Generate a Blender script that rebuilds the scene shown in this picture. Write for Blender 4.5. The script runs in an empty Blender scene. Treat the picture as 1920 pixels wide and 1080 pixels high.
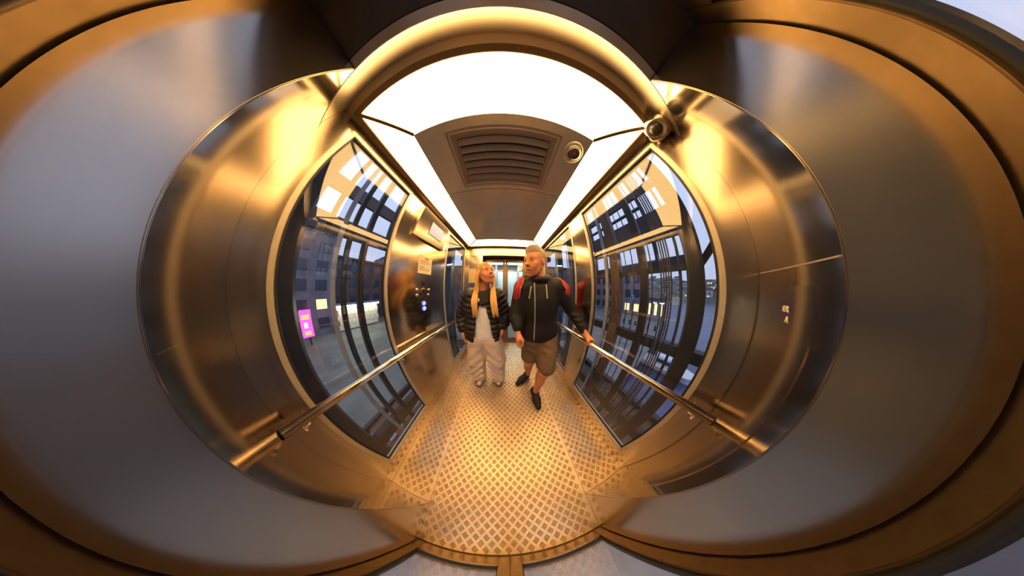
import bpy, bmesh, math, random
import numpy as np
from mathutils import Vector, Matrix, Euler
random.seed(7)
scene = bpy.context.scene
COL = scene.collection

# ------------------------------------------------------------------ camera, sky, exposure
EYE = 1.33                                   # lens height above the lift floor (metres)
cam_data = bpy.data.cameras.new('camera')
cam = bpy.data.objects.new('camera', cam_data)
COL.objects.link(cam)
scene.camera = cam
cam_data.type = 'PANO'
cam_data.panorama_type = 'FISHEYE_LENS_POLYNOMIAL'
cam_data.sensor_fit = 'HORIZONTAL'
cam_data.sensor_width = 36.0
_s = 1000.0 * 36.0 / 1920.0
cam_data.fisheye_polynomial_k0 = 0.0
cam_data.fisheye_polynomial_k1 = -7.37236884 / _s
cam_data.fisheye_polynomial_k2 = 9.86617569 / _s ** 2
cam_data.fisheye_polynomial_k3 = -6.54329412 / _s ** 3
cam_data.fisheye_polynomial_k4 = 1.71195904 / _s ** 4
cam_data.fisheye_fov = 6.2
cam_data.clip_start = 0.01
cam_data.clip_end = 2000
_yaw, _pit, _rol = -0.06863394, 0.00396703, 0.00053781
_R = Matrix.Rotation(_yaw, 3, 'Z') @ Matrix.Rotation(_pit, 3, 'X') @ Matrix.Rotation(_rol, 3, 'Y') @ Matrix.Rotation(math.pi / 2, 3, 'X')
cam.matrix_world = Matrix.Translation((0, 0, EYE)) @ _R.to_4x4()

world = bpy.data.worlds.new('dusk_sky')
scene.world = world
world.use_nodes = True
_nt = world.node_tree
_bg = _nt.nodes['Background']
_tc = _nt.nodes.new('ShaderNodeTexCoord')
_sx = _nt.nodes.new('ShaderNodeSeparateXYZ')
_cr = _nt.nodes.new('ShaderNodeValToRGB')
_nt.links.new(_tc.outputs['Generated'], _sx.inputs[0])
_nt.links.new(_sx.outputs['Z'], _cr.inputs[0])
_cr.color_ramp.elements[0].position = 0.0
_cr.color_ramp.elements[0].color = (0.50, 0.56, 0.78, 1)
_cr.color_ramp.elements[1].position = 0.6
_cr.color_ramp.elements[1].color = (0.62, 0.70, 0.98, 1)
_nt.links.new(_cr.outputs[0], _bg.inputs['Color'])
_bg.inputs['Strength'].default_value = 1.15

vs = scene.view_settings
vs.view_transform = 'Standard'
vs.look = 'None'
vs.exposure = 0.0
vs.gamma = 1.0
vs.use_curve_mapping = False
scene.cycles.max_bounces = 10
scene.cycles.glossy_bounces = 6
scene.cycles.diffuse_bounces = 4
scene.cycles.transparent_max_bounces = 24
scene.cycles.sample_clamp_indirect = 6.0
scene.cycles.use_denoising = True

LIGHT_COL = (1.0, 0.58, 0.195)
LIGHT_STR = 14.0

# ------------------------------------------------------------------ materials
def new_mat(name):
    m = bpy.data.materials.new(name); m.use_nodes = True
    return m, m.node_tree, m.node_tree.nodes['Principled BSDF']

def plain(name, col, rough=0.5, metal=0.0, spec=0.5, var=0.12, scale=20.0, bump=0.0, bscale=80.0, stretch=(1, 1, 1), rvar=0.0):
    m, nt, b = new_mat(name)
    b.inputs['Roughness'].default_value = rough
    b.inputs['Metallic'].default_value = metal
    b.inputs['Specular IOR Level'].default_value = spec
    tc = nt.nodes.new('ShaderNodeTexCoord'); mp = nt.nodes.new('ShaderNodeMapping')
    mp.inputs['Scale'].default_value = stretch
    nt.links.new(tc.outputs['Object'], mp.inputs[0])
    nz = nt.nodes.new('ShaderNodeTexNoise'); nz.inputs['Scale'].default_value = scale; nz.inputs['Detail'].default_value = 4
    nt.links.new(mp.outputs[0], nz.inputs['Vector'])
    rp = nt.nodes.new('ShaderNodeMapRange'); rp.inputs['From Min'].default_value = 0.3; rp.inputs['From Max'].default_value = 0.7
    rp.inputs['To Min'].default_value = 1 - var; rp.inputs['To Max'].default_value = 1 + var
    nt.links.new(nz.outputs['Fac'], rp.inputs['Value'])
    mx = nt.nodes.new('ShaderNodeVectorMath'); mx.operation = 'SCALE'
    mx.inputs[0].default_value = col
    nt.links.new(rp.outputs[0], mx.inputs['Scale'])
    nt.links.new(mx.outputs[0], b.inputs['Base Color'])
    if rvar:
        r2 = nt.nodes.new('ShaderNodeMapRange'); r2.inputs['From Min'].default_value = 0.3; r2.inputs['From Max'].default_value = 0.7
        r2.inputs['To Min'].default_value = rough - rvar; r2.inputs['To Max'].default_value = rough + rvar
        nt.links.new(nz.outputs['Fac'], r2.inputs['Value']); nt.links.new(r2.outputs[0], b.inputs['Roughness'])
    if bump:
        n2 = nt.nodes.new('ShaderNodeTexNoise'); n2.inputs['Scale'].default_value = bscale; n2.inputs['Detail'].default_value = 3
        nt.links.new(mp.outputs[0], n2.inputs['Vector'])
        bp = nt.nodes.new('ShaderNodeBump'); bp.inputs['Strength'].default_value = bump; bp.inputs['Distance'].default_value = 0.01
        nt.links.new(n2.outputs['Fac'], bp.inputs['Height']); nt.links.new(bp.outputs[0], b.inputs['Normal'])
    return m

def glow(name, col, strength):
    m, nt, b = new_mat(name)
    b.inputs['Base Color'].default_value = (*[min(1, c) * .8 for c in col], 1)
    b.inputs['Emission Color'].default_value = (*col, 1)
    b.inputs['Emission Strength'].default_value = strength
    return m

def glass(name, tint=(1, 1, 1), f0=0.10):
    m, nt, b = new_mat(name)
    nt.nodes.remove(b)
    out = nt.nodes['Material Output']
    tr = nt.nodes.new('ShaderNodeBsdfTransparent'); tr.inputs[0].default_value = (*tint, 1)
    gl = nt.nodes.new('ShaderNodeBsdfGlossy'); gl.inputs['Roughness'].default_value = 0.0
    lw = nt.nodes.new('ShaderNodeLayerWeight'); lw.inputs['Blend'].default_value = 0.5
    pw = nt.nodes.new('ShaderNodeMath'); pw.operation = 'POWER'; pw.inputs[1].default_value = 5
    nt.links.new(lw.outputs['Facing'], pw.inputs[0])
    ma = nt.nodes.new('ShaderNodeMath'); ma.operation = 'MULTIPLY_ADD'; ma.inputs[1].default_value = 1 - f0; ma.inputs[2].default_value = f0
    nt.links.new(pw.outputs[0], ma.inputs[0])
    mx = nt.nodes.new('ShaderNodeMixShader')
    nt.links.new(ma.outputs[0], mx.inputs[0]); nt.links.new(tr.outputs[0], mx.inputs[1]); nt.links.new(gl.outputs[0], mx.inputs[2])
    nt.links.new(mx.outputs[0], out.inputs[0])
    return m

M = {}
STEEL = (0.52, 0.46, 0.39)      # one steel, finished finer or coarser
M['steel'] = plain('satin_steel_panel', STEEL, rough=0.20, metal=1, var=0.02, scale=1.5)
M['transom'] = plain('coarse_satin_steel', STEEL, rough=0.34, metal=1, var=0.02, scale=1.5)
M['steel_v'] = plain('brushed_steel_button_wall', STEEL, rough=0.16, metal=1, var=0.02, scale=1.5)
M['return'] = plain('fine_satin_steel_return', STEEL, rough=0.135, metal=1, var=0.02, scale=1.5)
M['jamb'] = plain('satin_steel_jamb', STEEL, rough=0.24, metal=1, var=0.02, scale=1.5)
M['bronze'] = plain('bronzed_steel', (0.30, 0.22, 0.13), rough=0.35, metal=1, var=0.08, scale=40)
M['trim'] = plain('dark_bronze_trim', (0.13, 0.08, 0.04), rough=0.5, metal=0.3, var=0.1, scale=60)
M['frame'] = plain('pale_aluminium_frame', (0.58, 0.52, 0.44), rough=0.42, metal=0.6, var=0.06, scale=40)
M['polished'] = plain('polished_steel_tube', (0.92, 0.86, 0.78), rough=0.13, metal=1, var=0.03, scale=40)
M['ceil'] = plain('satin_ceiling_panel', (0.58, 0.56, 0.52), rough=0.32, metal=0.35, var=0.05, scale=15)
M['ventm'] = plain('painted_vent', (0.36, 0.30, 0.24), rough=0.45, metal=0.3, var=0.06, scale=40)
M['dark'] = plain('black_gasket', (0.012, 0.011, 0.010), rough=0.6)
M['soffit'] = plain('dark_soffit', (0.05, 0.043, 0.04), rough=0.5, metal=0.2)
M['plate'] = plain('tread_plate_aluminium', (0.60, 0.47, 0.33), rough=0.38, metal=0.85, var=0.10, scale=9, rvar=0.05)
M['lug'] = M['plate']
M['diffuser'] = glow('lit_diffuser', LIGHT_COL, LIGHT_STR)
M['glass'] = glass('clear_glass', (0.95, 0.965, 0.97), 0.045)
M['screen'] = glow('pale_screen', (0.55, 0.60, 0.80), 0.45)
M['paper'] = plain('cream_paper', (0.75, 0.66, 0.50), rough=0.7)
M['ink'] = plain('dark_ink', (0.08, 0.05, 0.04), rough=0.6)
M['redink'] = plain('red_ink', (0.55, 0.10, 0.05), rough=0.6)
M['blue'] = glow('blue_button_light', (0.10, 0.12, 1.0), 3.0)
M['bluew'] = glow('white_arrow_light', (0.8, 0.85, 1.0), 3.0)
M['black'] = plain('black_plastic', (0.02, 0.018, 0.018), rough=0.3)
M['red'] = plain('red_button', (0.5, 0.05, 0.03), rough=0.4)

# ------------------------------------------------------------------ mesh helpers
def link(o, parent=None):
    COL.objects.link(o)
    if parent: o.parent = parent
    return o

def empty(name, loc=(0, 0, 0), parent=None):
    o = bpy.data.objects.new(name, None); o.location = loc; o.empty_display_size = 0.05
    return link(o, parent)

def tag(o, label=None, cat=None, group=None, kind=None):
    if label: o['label'] = label
    if cat: o['category'] = cat
    if group: o['group'] = group
    if kind: o['kind'] = kind
    return o

def obj_bm(name, bm, mat, parent=None, smooth=False):
    me = bpy.data.meshes.new(name); bmesh.ops.recalc_face_normals(bm, faces=bm.faces[:]); bm.to_mesh(me); bm.free()
    me.materials.append(mat)
    if smooth:
        for p in me.polygons: p.use_smooth = True
    return put(bpy.data.objects.new(name, me), parent)

def put(o, parent=None):
    """link; parts are built in world coordinates, so undo the parent's place"""
    link(o, parent)
    if parent:
        off = Vector((0, 0, 0)); p = parent
        while p: off += Vector(p.location); p = p.parent
        o.location = -off + Vector(o.location)
    return o

def add_box(bm, lo, hi, bevel=0.0):
    r = bmesh.ops.create_cube(bm, size=1.0)
    c = [(a + b) / 2 for a, b in zip(lo, hi)]; s = [abs(b - a) for a, b in zip(lo, hi)]
    for v in r['verts']: v.co = Vector((c[0] + v.co.x * s[0], c[1] + v.co.y * s[1], c[2] + v.co.z * s[2]))
    if bevel > 0:
        es = {e for v in r['verts'] for e in v.link_edges}
        bmesh.ops.bevel(bm, geom=list(es), offset=bevel, segments=2, affect='EDGES', clamp_overlap=True)

def box(name, lo, hi, mat, parent=None, bevel=0.0):
    bm = bmesh.new(); add_box(bm, lo, hi, bevel)
    return obj_bm(name, bm, mat, parent)

def boxes(name, lst, mat, parent=None, bevel=0.0):
    bm = bmesh.new()
    for lo, hi in lst: add_box(bm, lo, hi, bevel)
    return obj_bm(name, bm, mat, parent)

def add_tube(bm, pts, rad, seg=16, cap=True):
    pts = [Vector(p) for p in pts]; rads = rad if isinstance(rad, (list, tuple)) else [rad] * len(pts)
    rings = []; up = None
    for i, p in enumerate(pts):
        t = (pts[min(i + 1, len(pts) - 1)] - pts[max(i - 1, 0)]).normalized()
        if up is None: up = Vector((0, 0, 1)) if abs(t.z) < .9 else Vector((1, 0, 0))
        a = t.cross(up).normalized(); b = a.cross(t).normalized(); up = b
        rings.append([bm.verts.new(p + (a * math.cos(2 * math.pi * k / seg) + b * math.sin(2 * math.pi * k / seg)) * rads[i]) for k in range(seg)])
    for r0, r1 in zip(rings, rings[1:]):
        for k in range(seg): bm.faces.new((r0[k], r0[(k + 1) % seg], r1[(k + 1) % seg], r1[k]))
    if cap:
        bm.faces.new(rings[0]); bm.faces.new(list(reversed(rings[-1])))

def tube(name, pts, rad, mat, parent=None, seg=16):
    bm = bmesh.new(); add_tube(bm, pts, rad, seg)
    return obj_bm(name, bm, mat, parent, True)

def lathe(name, prof, base, axis, mat, parent=None, seg=32):
    """prof: list of (radius, height along axis)"""
    bm = bmesh.new(); ax = Vector(axis).normalized()
    u = ax.orthogonal().normalized(); w = ax.cross(u)
    rings = []
    for r, hgt in prof:
        c = Vector(base) + ax * hgt
        rings.append([bm.verts.new(c + (u * math.cos(2 * math.pi * k / seg) + w * math.sin(2 * math.pi * k / seg)) * max(r, 1e-5)) for k in range(seg)])
    for r0, r1 in zip(rings, rings[1:]):
        for k in range(seg): bm.faces.new((r0[k], r0[(k + 1) % seg], r1[(k + 1) % seg], r1[k]))
    bm.faces.new(rings[0]); bm.faces.new(rings[-1])
    o = obj_bm(name, bm, mat, parent, True)
    return o

def prism(name, poly, z0, z1, mat, parent=None):
    bm = bmesh.new()
    a = [bm.verts.new((x, y, z0)) for x, y in poly]; b = [bm.verts.new((x, y, z1)) for x, y in poly]
    bm.faces.new(a); bm.faces.new(b); n = len(poly)
    for k in range(n): bm.faces.new((a[k], a[(k + 1) % n], b[(k + 1) % n], b[k]))
    return obj_bm(name, bm, mat, parent)

def text(name, body, size, origin, right, up, mat, parent=None, depth=0.0006, align='CENTER'):
    cu = bpy.data.curves.new(name, 'FONT'); cu.body = body; cu.size = size; cu.align_x = align; cu.align_y = 'CENTER'; cu.extrude = depth
    t = bpy.data.objects.new(name + '_tmp', cu)
    me = bpy.data.meshes.new_from_object(t); bpy.data.objects.remove(t); bpy.data.curves.remove(cu)
    r = Vector(right).normalized(); u = Vector(up).normalized(); n = r.cross(u)
    mt = Matrix((r, u, n)).transposed().to_4x4(); mt.translation = Vector(origin)
    me.transform(mt); me.materials.clear(); me.materials.append(mat)
    return put(bpy.data.objects.new(name, me), parent)

# ------------------------------------------------------------------ the lift car: measures
XL, XR = -0.846, 0.782          # inner faces of the side walls
YB, YF = -0.303, 1.580          # inner faces of the return panels at both ends
ZC = 2.208                      # ceiling
ZT = 2.300                      # outer top of the car
OL, OR = -0.532, 0.4535         # door opening
ZH = 2.036                      # door head
YD = -0.493                     # back of the near door jamb
FOL, FOR_ = -0.514, 0.436       # far door opening
YD2 = 1.765
T = 0.045                       # wall thickness

# floor ------------------------------------------------------------
floor = tag(empty('floor'), kind='structure')
box('floor_slab', (XL - T, YB - .03, -0.10), (XR + T, YF + .03, -0.012), M['dark'], floor)
gap = 0.0012
plates = []
for x0, x1, y0, y1 in ((XL, OL, YB, YF), (OL, OR, YD, YD2), (OR, XR, YB, YF)):
    plates.append(box('floor_plate', (x0 + gap, y0 + gap, -0.012), (x1 - gap, y1 - gap, 0.0), M['plate'], floor))
box('threshold', (OL + .002, YD - .06, -0.06), (OR - .002, YD - .0015, 0.003), M['bronze'], floor)
box('threshold', (FOL + .002, YD2 + .0015, -0.06), (FOR_ - .002, YD2 + .06, 0.003), M['bronze'], floor)

def lug_mesh():
    bm = bmesh.new()
    for k in range(5):
        yc = (k - 2) * 0.0060; L, Wd, Hh = 0.0155, 0.0023, 0.0032
        foot = [(-L, yc, 0), (-L * .7, yc - Wd, 0), (L * .7, yc - Wd, 0), (L, yc, 0), (L * .7, yc + Wd, 0), (-L * .7, yc + Wd, 0)]
        fv = [bm.verts.new(p) for p in foot]
        t0 = bm.verts.new((-L * .65, yc, Hh)); t1 = bm.verts.new((L * .65, yc, Hh))
        bm.faces.new((fv[0], fv[1], t0)); bm.faces.new((fv[1], fv[2], t1, t0)); bm.faces.new((fv[2], fv[3], t1))
        bm.faces.new((fv[3], fv[4], t1)); bm.faces.new((fv[4], fv[5], t0, t1)); bm.faces.new((fv[5], fv[0], t0))
    me = bpy.data.meshes.new('tread_lug'); bmesh.ops.recalc_face_normals(bm, faces=bm.faces[:]); bm.to_mesh(me); bm.free()
    me.materials.append(M['lug'])
    return me
LUG = lug_mesh()
cells = []
pitch = 0.0410; q = pitch / math.sqrt(2)
for a in range(-60, 61):
    for b in range(-60, 61):
        if (a + b) % 2: continue
        x, y = a * q - 0.02, b * q + 0.6
        rot = math.pi / 4 if b % 2 else -math.pi / 4
        for k, (x0, x1, y0, y1) in enumerate(((XL, OL, YB, YF), (OL, OR, YD, YD2), (OR, XR, YB, YF))):
            m_ = 0.016
            if x0 + m_ < x < x1 - m_ and y0 + m_ < y < y1 - m_: cells.append((k, x, y, rot))
def apparent(c):                                     # the lugs near the lens show largest
    d2 = c[1] ** 2 + (c[2] + .25) ** 2
    return d2
cells.sort(key=apparent)
for k, x, y, rot in cells[:290]:
    o = bpy.data.objects.new('tread_lug', LUG); o.rotation_euler[2] = rot; link(o, plates[k]); o.location = (x, y, 0)
co = np.array([v.co for v in LUG.vertices]); fc = [tuple(p.vertices) for p in LUG.polygons]
for k in range(3):
    V_, F_ = [], []
    for kk, x, y, rot in cells[290:]:
        if kk != k: continue
        c_, s_ = math.cos(rot), math.sin(rot); n0 = len(V_)
        V_ += [(x + c_ * p[0] - s_ * p[1], y + s_ * p[0] + c_ * p[1], p[2]) for p in co]
        F_ += [tuple(n0 + i for i in f) for f in fc]
    me = bpy.data.meshes.new('tread_pattern'); me.from_pydata(V_, [], F_); me.materials.append(M['lug'])
    tag(link(bpy.data.objects.new('tread_pattern', me), plates[k]), kind='stuff')

# side walls -------------------------------------------------------
ZW0, ZW1 = 0.135, 2.150         # bottom and top of the window frames
def side_wall(name, x, sgn, piers, mid):
    """sgn: outward direction; piers: list of (y0, y1) solid panels"""
    w = tag(empty(name), kind='structure')
    xa, xb = (x, x + sgn * T)
    lo, hi = min(xa, xb), max(xa, xb)
    for i, (y0, y1) in enumerate(piers):
        box('wall_panel', (lo, y0 + .0008, 0.0), (hi, y1 - .0008, ZT), M['steel_v' if i == mid else 'steel'], w, 0.0015)
    return w, lo, hi
wins_l = [(-0.195, 0.335), (0.945, 1.475)]
wins_r = [(-0.197, 0.535), (0.712, 1.475)]
wl, lo, hi = side_wall('wall_left', XL, -1, [(YB - .03, -0.195), (0.335, 0.945), (1.475, YF + .03)], 1)
for y0, y1 in wins_l:
    box('plinth_panel', (lo, y0, 0.0), (hi, y1, ZW0), M['steel'], wl, 0.0015)
    box('head_panel', (lo, y0, ZW1), (hi, y1, ZT), M['steel'], wl, 0.0015)
wr, lo, hi = side_wall('wall_right', XR, 1, [(YB - .03, -0.197), (0.535, 0.712), (1.475, YF + .03)], 1)
for y0, y1 in wins_r:
    box('plinth_panel', (lo, y0, 0.0), (hi, y1, ZW0), M['steel'], wr, 0.0015)
    box('head_panel', (lo, y0, ZW1), (hi, y1, ZT), M['steel'], wr, 0.0015)

def window(name, x, sgn, y0, y1):
    w = tag(empty(name, (x, (y0 + y1) / 2, ZW0)), kind='structure')
    fw = 0.022; xi = x - sgn * 0.006; xo = x + sgn * T
    a, b = min(xi, xo), max(xi, xo)
    box('frame_jamb', (a, y0 + .0005, ZW0), (b, y0 + fw, ZW1), M['frame'], w, 0.003)
    box('frame_jamb', (a, y1 - fw, ZW0), (b, y1 - .0005, ZW1), M['frame'], w, 0.003)
    box('frame_rail', (a, y0 + fw, ZW0), (b, y1 - fw, ZW0 + fw), M['frame'], w, 0.003)
    box('frame_rail', (a, y0 + fw, ZW1 - fw), (b, y1 - fw, ZW1), M['frame'], w, 0.003)
    g = 0.007
    bm = bmesh.new()
    xg0, xg1 = x + sgn * .010, x + sgn * .022
    aa, bb = min(xg0, xg1), max(xg0, xg1)
    for lo_, hi_ in (((aa, y0 + fw, ZW0 + fw), (bb, y0 + fw + g, ZW1 - fw)), ((aa, y1 - fw - g, ZW0 + fw), (bb, y1 - fw, ZW1 - fw)),
                     ((aa, y0 + fw + g, ZW0 + fw), (bb, y1 - fw - g, ZW0 + fw + g)), ((aa, y0 + fw + g, ZW1 - fw - g), (bb, y1 - fw - g, ZW1 - fw))):
        add_box(bm, lo_, hi_)
    obj_bm('gasket', bm, M['dark'], w)
    xp = x + sgn * 0.016
    box('pane', (xp - .003, y0 + fw + g * .5, ZW0 + fw + g * .5), (xp + .003, y1 - fw - g * .5, ZW1 - fw - g * .5), M['glass'], w)
    return w
n = 0
for y0, y1 in wins_l: n += 1; window('window_%d' % n, XL, -1, y0, y1)
for y0, y1 in wins_r: n += 1; window('window_%d' % n, XR, 1, y0, y1)

# ceiling ----------------------------------------------------------
ceil = tag(empty('ceiling', (0, 0, ZC)), kind='structure')
box('roof_slab', (XL - T, YB - .03, 2.26), (XR + T, YF + .03, ZT), M['dark'], ceil)
cx0, cx1, cy0, cy1 = -0.820, 0.752, -0.265, 1.545        # outer edge of the light band
ix0, ix1, iy0, iy1 = -0.564, 0.488, 0.002, 1.290         # inner edge
boxes('cove_trim', [((XL, YB, ZC + .012), (cx0, YF, 2.262)), ((cx1, YB, ZC + .012), (XR, YF, 2.262)),
                    ((cx0, YB, ZC + .012), (cx1, cy0, 2.262)), ((cx0, cy1, ZC + .012), (cx1, YF, 2.262))], M['transom'], ceil)
tw = 0.028
for lo_, hi_ in (((cx0, cy0, ZC - .004), (cx0 + tw, cy1, ZC + .03)), ((cx1 - tw, cy0, ZC - .004), (cx1, cy1, ZC + .03)),
                 ((cx0 + tw, cy0, ZC - .004), (cx1 - tw, cy0 + tw, ZC + .03)), ((cx0 + tw, cy1 - tw, ZC - .004), (cx1 - tw, cy1, ZC + .03))):
    box('edge_trim', lo_, hi_, M['trim'], ceil, 0.002)
def bar_between(name, p, q_, wdt, z0, z1, mat, parent):
    p, q_ = Vector(p), Vector(q_); d = (q_ - p).normalized(); nrm = Vector((-d.y, d.x)) * wdt / 2
    prism(name, [tuple(p + nrm), tuple(q_ + nrm), tuple(q_ - nrm), tuple(p - nrm)], z0, z1, mat, parent)
for (ox, oy), (jx, jy) in (((cx0 + tw, cy0 + tw), (ix0, iy0)), ((cx1 - tw, cy0 + tw), (ix1, iy0)), ((cx0 + tw, cy1 - tw), (ix0, iy1)), ((cx1 - tw, cy1 - tw), (ix1, iy1))):
    bar_between('mitre_trim', (ox, oy), (jx, jy), 0.018, ZC - .003, ZC + .025, M['trim'], ceil)
a0, a1, b0, b1 = cx0 + tw, cx1 - tw, cy0 + tw, cy1 - tw
for poly in ([(a0, b0), (a1, b0), (ix1, iy0), (ix0, iy0)], [(a0, b1), (a1, b1), (ix1, iy1), (ix0, iy1)],
             [(a0, b0), (ix0, iy0), (ix0, iy1), (a0, b1)], [(a1, b0), (ix1, iy0), (ix1, iy1), (a1, b1)]):
    tag(prism('light_diffuser', poly, ZC + .006, ZC + .012, M['diffuser'], ceil))
vx0, vx1, vy0, vy1 = -0.376, 0.298, 0.054, 0.436         # vent plate
ys = [iy0, 0.475, 0.842, iy1]
# first bay is cut round the vent
bm = bmesh.new()
for lo_, hi_ in (((ix0, ys[0], ZC - .004), (vx0 + .02, ys[1] - .002, ZC + .02)), ((vx1 - .02, ys[0], ZC - .004), (ix1, ys[1] - .002, ZC + .02)),
                 ((vx0 + .02, ys[0], ZC - .004), (vx1 - .02, vy0 + .02, ZC + .02)), ((vx0 + .02, vy1 - .02, ZC - .004), (vx1 - .02, ys[1] - .002, ZC + .02))):
    add_box(bm, lo_, hi_)
obj_bm('ceiling_panel', bm, M['ceil'], ceil)
box('ceiling_panel', (ix0, ys[1] + .002, ZC - .004), (ix1, ys[2] - .0006, ZC + .02), M['ceil'], ceil)
box('ceiling_panel', (ix0, ys[2] + .0006, ZC - .004), (ix1, ys[3], ZC + .02), M['ceil'], ceil)

vent = tag(empty('ceiling_vent', ((vx0 + vx1) / 2, (vy0 + vy1) / 2, ZC - .004)), 'dark rectangular ventilation grille with curved louvres set in the lift ceiling', 'vent')
bm = bmesh.new()
fwid = 0.055
def ring(z, ins):
    return [bm.verts.new(p) for p in ((vx0 + ins, vy0 + ins, z), (vx1 - ins, vy0 + ins, z), (vx1 - ins, vy1 - ins, z), (vx0 + ins, vy1 - ins, z))]
rr = [ring(ZC + .012, 0.0), ring(ZC - .010, 0.0), ring(ZC - .010, 0.004), ring(ZC + .022, fwid), ring(ZC + .028, fwid)]
for r0, r1 in zip(rr, rr[1:]):
    for k in range(4): bm.faces.new((r0[k], r0[(k + 1) % 4], r1[(k + 1) % 4], r1[k]))
obj_bm('vent_frame', bm, M['ventm'], vent)
box('vent_back', (vx0 + fwid - .01, vy0 + fwid - .01, ZC + .030), (vx1 - fwid + .01, vy1 - fwid + .01, ZC + .036), M['dark'], vent)
for k in range(6):
    yc = vy0 + fwid + 0.022 + k * (vy1 - vy0 - 2 * fwid - 0.03) / 5
    bm = bmesh.new()
    add_box(bm, (vx0 + fwid + .004, -0.021, -.0022), (vx1 - fwid - .004, 0.021, .0022), 0.0015)
    bmesh.ops.rotate(bm, cent=(0, 0, 0), matrix=Matrix.Rotation(math.radians(-32), 3, 'X'), verts=bm.verts)
    bmesh.ops.translate(bm, vec=(0, yc, ZC + .010), verts=bm.verts)
    obj_bm('louvre', bm, M['ventm'], vent)

dome = tag(empty('ceiling_dome_camera', (0.400, 0.116, ZC - .004)), 'round dome security camera with silver ring set in the ceiling beside the vent', 'camera')
lathe('dome_ring', [(0.066, 0.0), (0.070, 0.004), (0.068, 0.010), (0.058, 0.018), (0.048, 0.021), (0.046, 0.012)], (0.400, 0.116, ZC - .004), (0, 0, -1), M['frame'], dome)
lathe('dome_bubble', [(0.046, 0.010), (0.045, 0.022), (0.038, 0.040), (0.026, 0.051), (0.012, 0.056), (0.0, 0.057)], (0.400, 0.116, ZC - .004), (0, 0, -1), plain('smoked_dome', (0.05, 0.035, 0.02), rough=0.06, spec=0.9), dome)
lathe('dome_collar', [(0.0475, 0.018), (0.0475, 0.025), (0.0445, 0.027)], (0.400, 0.116, ZC - .004), (0, 0, -1), M['polished'], dome)

# back wall (behind the lens): returns, door head and jambs ---------
wb = tag(empty('wall_back'), kind='structure')
box('transom_panel', (XL, YB - .03, ZH + .004), (XR, YB, 2.262), M['transom'], wb, 0.002)
for x0, x1, xj in ((XL, OL, OL - .004), (OR, XR, OR + .004)):
    box('return_panel', (x0, YB - .003, 0.0), (x1, YB, ZH), M['return'], wb, 0.0012)
    box('jamb_panel', (x0 if x0 < 0 else OR, YD, 0.0), (OL if x0 < 0 else x1, YB - .0034, ZH), M['jamb'], wb, 0.001)
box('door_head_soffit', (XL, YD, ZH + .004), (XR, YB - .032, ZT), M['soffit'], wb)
# service cover on the right return
box('service_cover', (0.516, YB - .001, 0.02), (XR - .012, YB + .0025, 1.333), M['return'], wb, 0.001)
box('service_strip', (OR + .004, YB - .001, 1.374), (XR - .012, YB + .002, 1.377), M['frame'], wb)
text('cover_lettering', 'iER', 0.020, (0.620, YB + .0032, 1.279), (-1, 0, 0), (0, 0, 1), M['paper'], wb)
text('cover_lettering', 'A', 0.022, (0.610, YB + .0032, 1.255), (-1, 0, 0), (0, 0, 1), M['paper'], wb)

box('key_slot', (-.596, YB - .001, 1.230), (-.545, YB + .0012, 1.2325), M['polished'], wb)

# far wall ---------------------------------------------------------
wf = tag(empty('wall_front'), kind='structure')
box('transom_panel', (XL, YF, ZH - .010), (XR, YF + .03, 2.262), M['transom'], wf, 0.002)
box('return_panel', (XL, YF, 0.0), (FOL, YD2, ZH - .014), M['steel'], wf, 0.003)
box('return_panel', (FOR_, YF, 0.0), (XR, YD2, ZH - .014), M['steel'], wf, 0.003)
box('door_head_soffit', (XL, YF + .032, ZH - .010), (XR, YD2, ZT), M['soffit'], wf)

# doors ------------------------------------------------------------
def lift_door(name, y, sgn, x0, x1, zt, xm):
    d = tag(empty(name, (xm, y, 0)), kind='structure')
    y0, y1 = (y, y + sgn * .034); a, b = min(y0, y1), max(y0, y1)
    for lx0, lx1, wl_, wr_ in ((x0 - .03, xm - .0012, .075, .052), (xm + .0012, x1 + .03, .052, .075)):
        leaf = empty('door_leaf', (0, 0, 0), None); leaf.parent = d; leaf.location = -Vector(d.location)
        box('stile', (lx0, a, 0.006), (lx0 + wl_, b, zt), M['bronze'], leaf, 0.002)
        box('stile', (lx1 - wr_, a, 0.006), (lx1, b, zt), M['bronze'], leaf, 0.002)
        box('bottom_rail', (lx0 + wl_, a, 0.006), (lx1 - wr_, b, 0.088), M['bronze'], leaf, 0.002)
        box('top_rail', (lx0 + wl_, a, zt - .10), (lx1 - wr_, b, zt), M['bronze'], leaf, 0.002)
        g = .005; ym = (a + b) / 2
        gx0, gx1 = lx0 + wl_, lx1 - wr_
        boxes('gasket', [((gx0, ym - .009, .088), (gx0 + g, ym + .009, zt - .10)), ((gx1 - g, ym - .009, .088), (gx1, ym + .009, zt - .10)),
                         ((gx0, ym - .009, .088), (gx1, ym + .009, .088 + g)), ((gx0, ym - .009, zt - .10 - g), (gx1, ym + .009, zt - .10))], M['dark'], leaf)
        box('pane', (gx0 + g * .5, ym - .004, .088 + g * .5), (gx1 - g * .5, ym + .004, zt - .10 - g * .5), M['glass'], leaf)
    return d
lift_door('door_1', YD - .004, -1, OL, OR, ZH + .02, -0.043)
lift_door('door_2', YD2 + .004, 1, FOL, FOR_, ZH + .01, -0.038)

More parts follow.
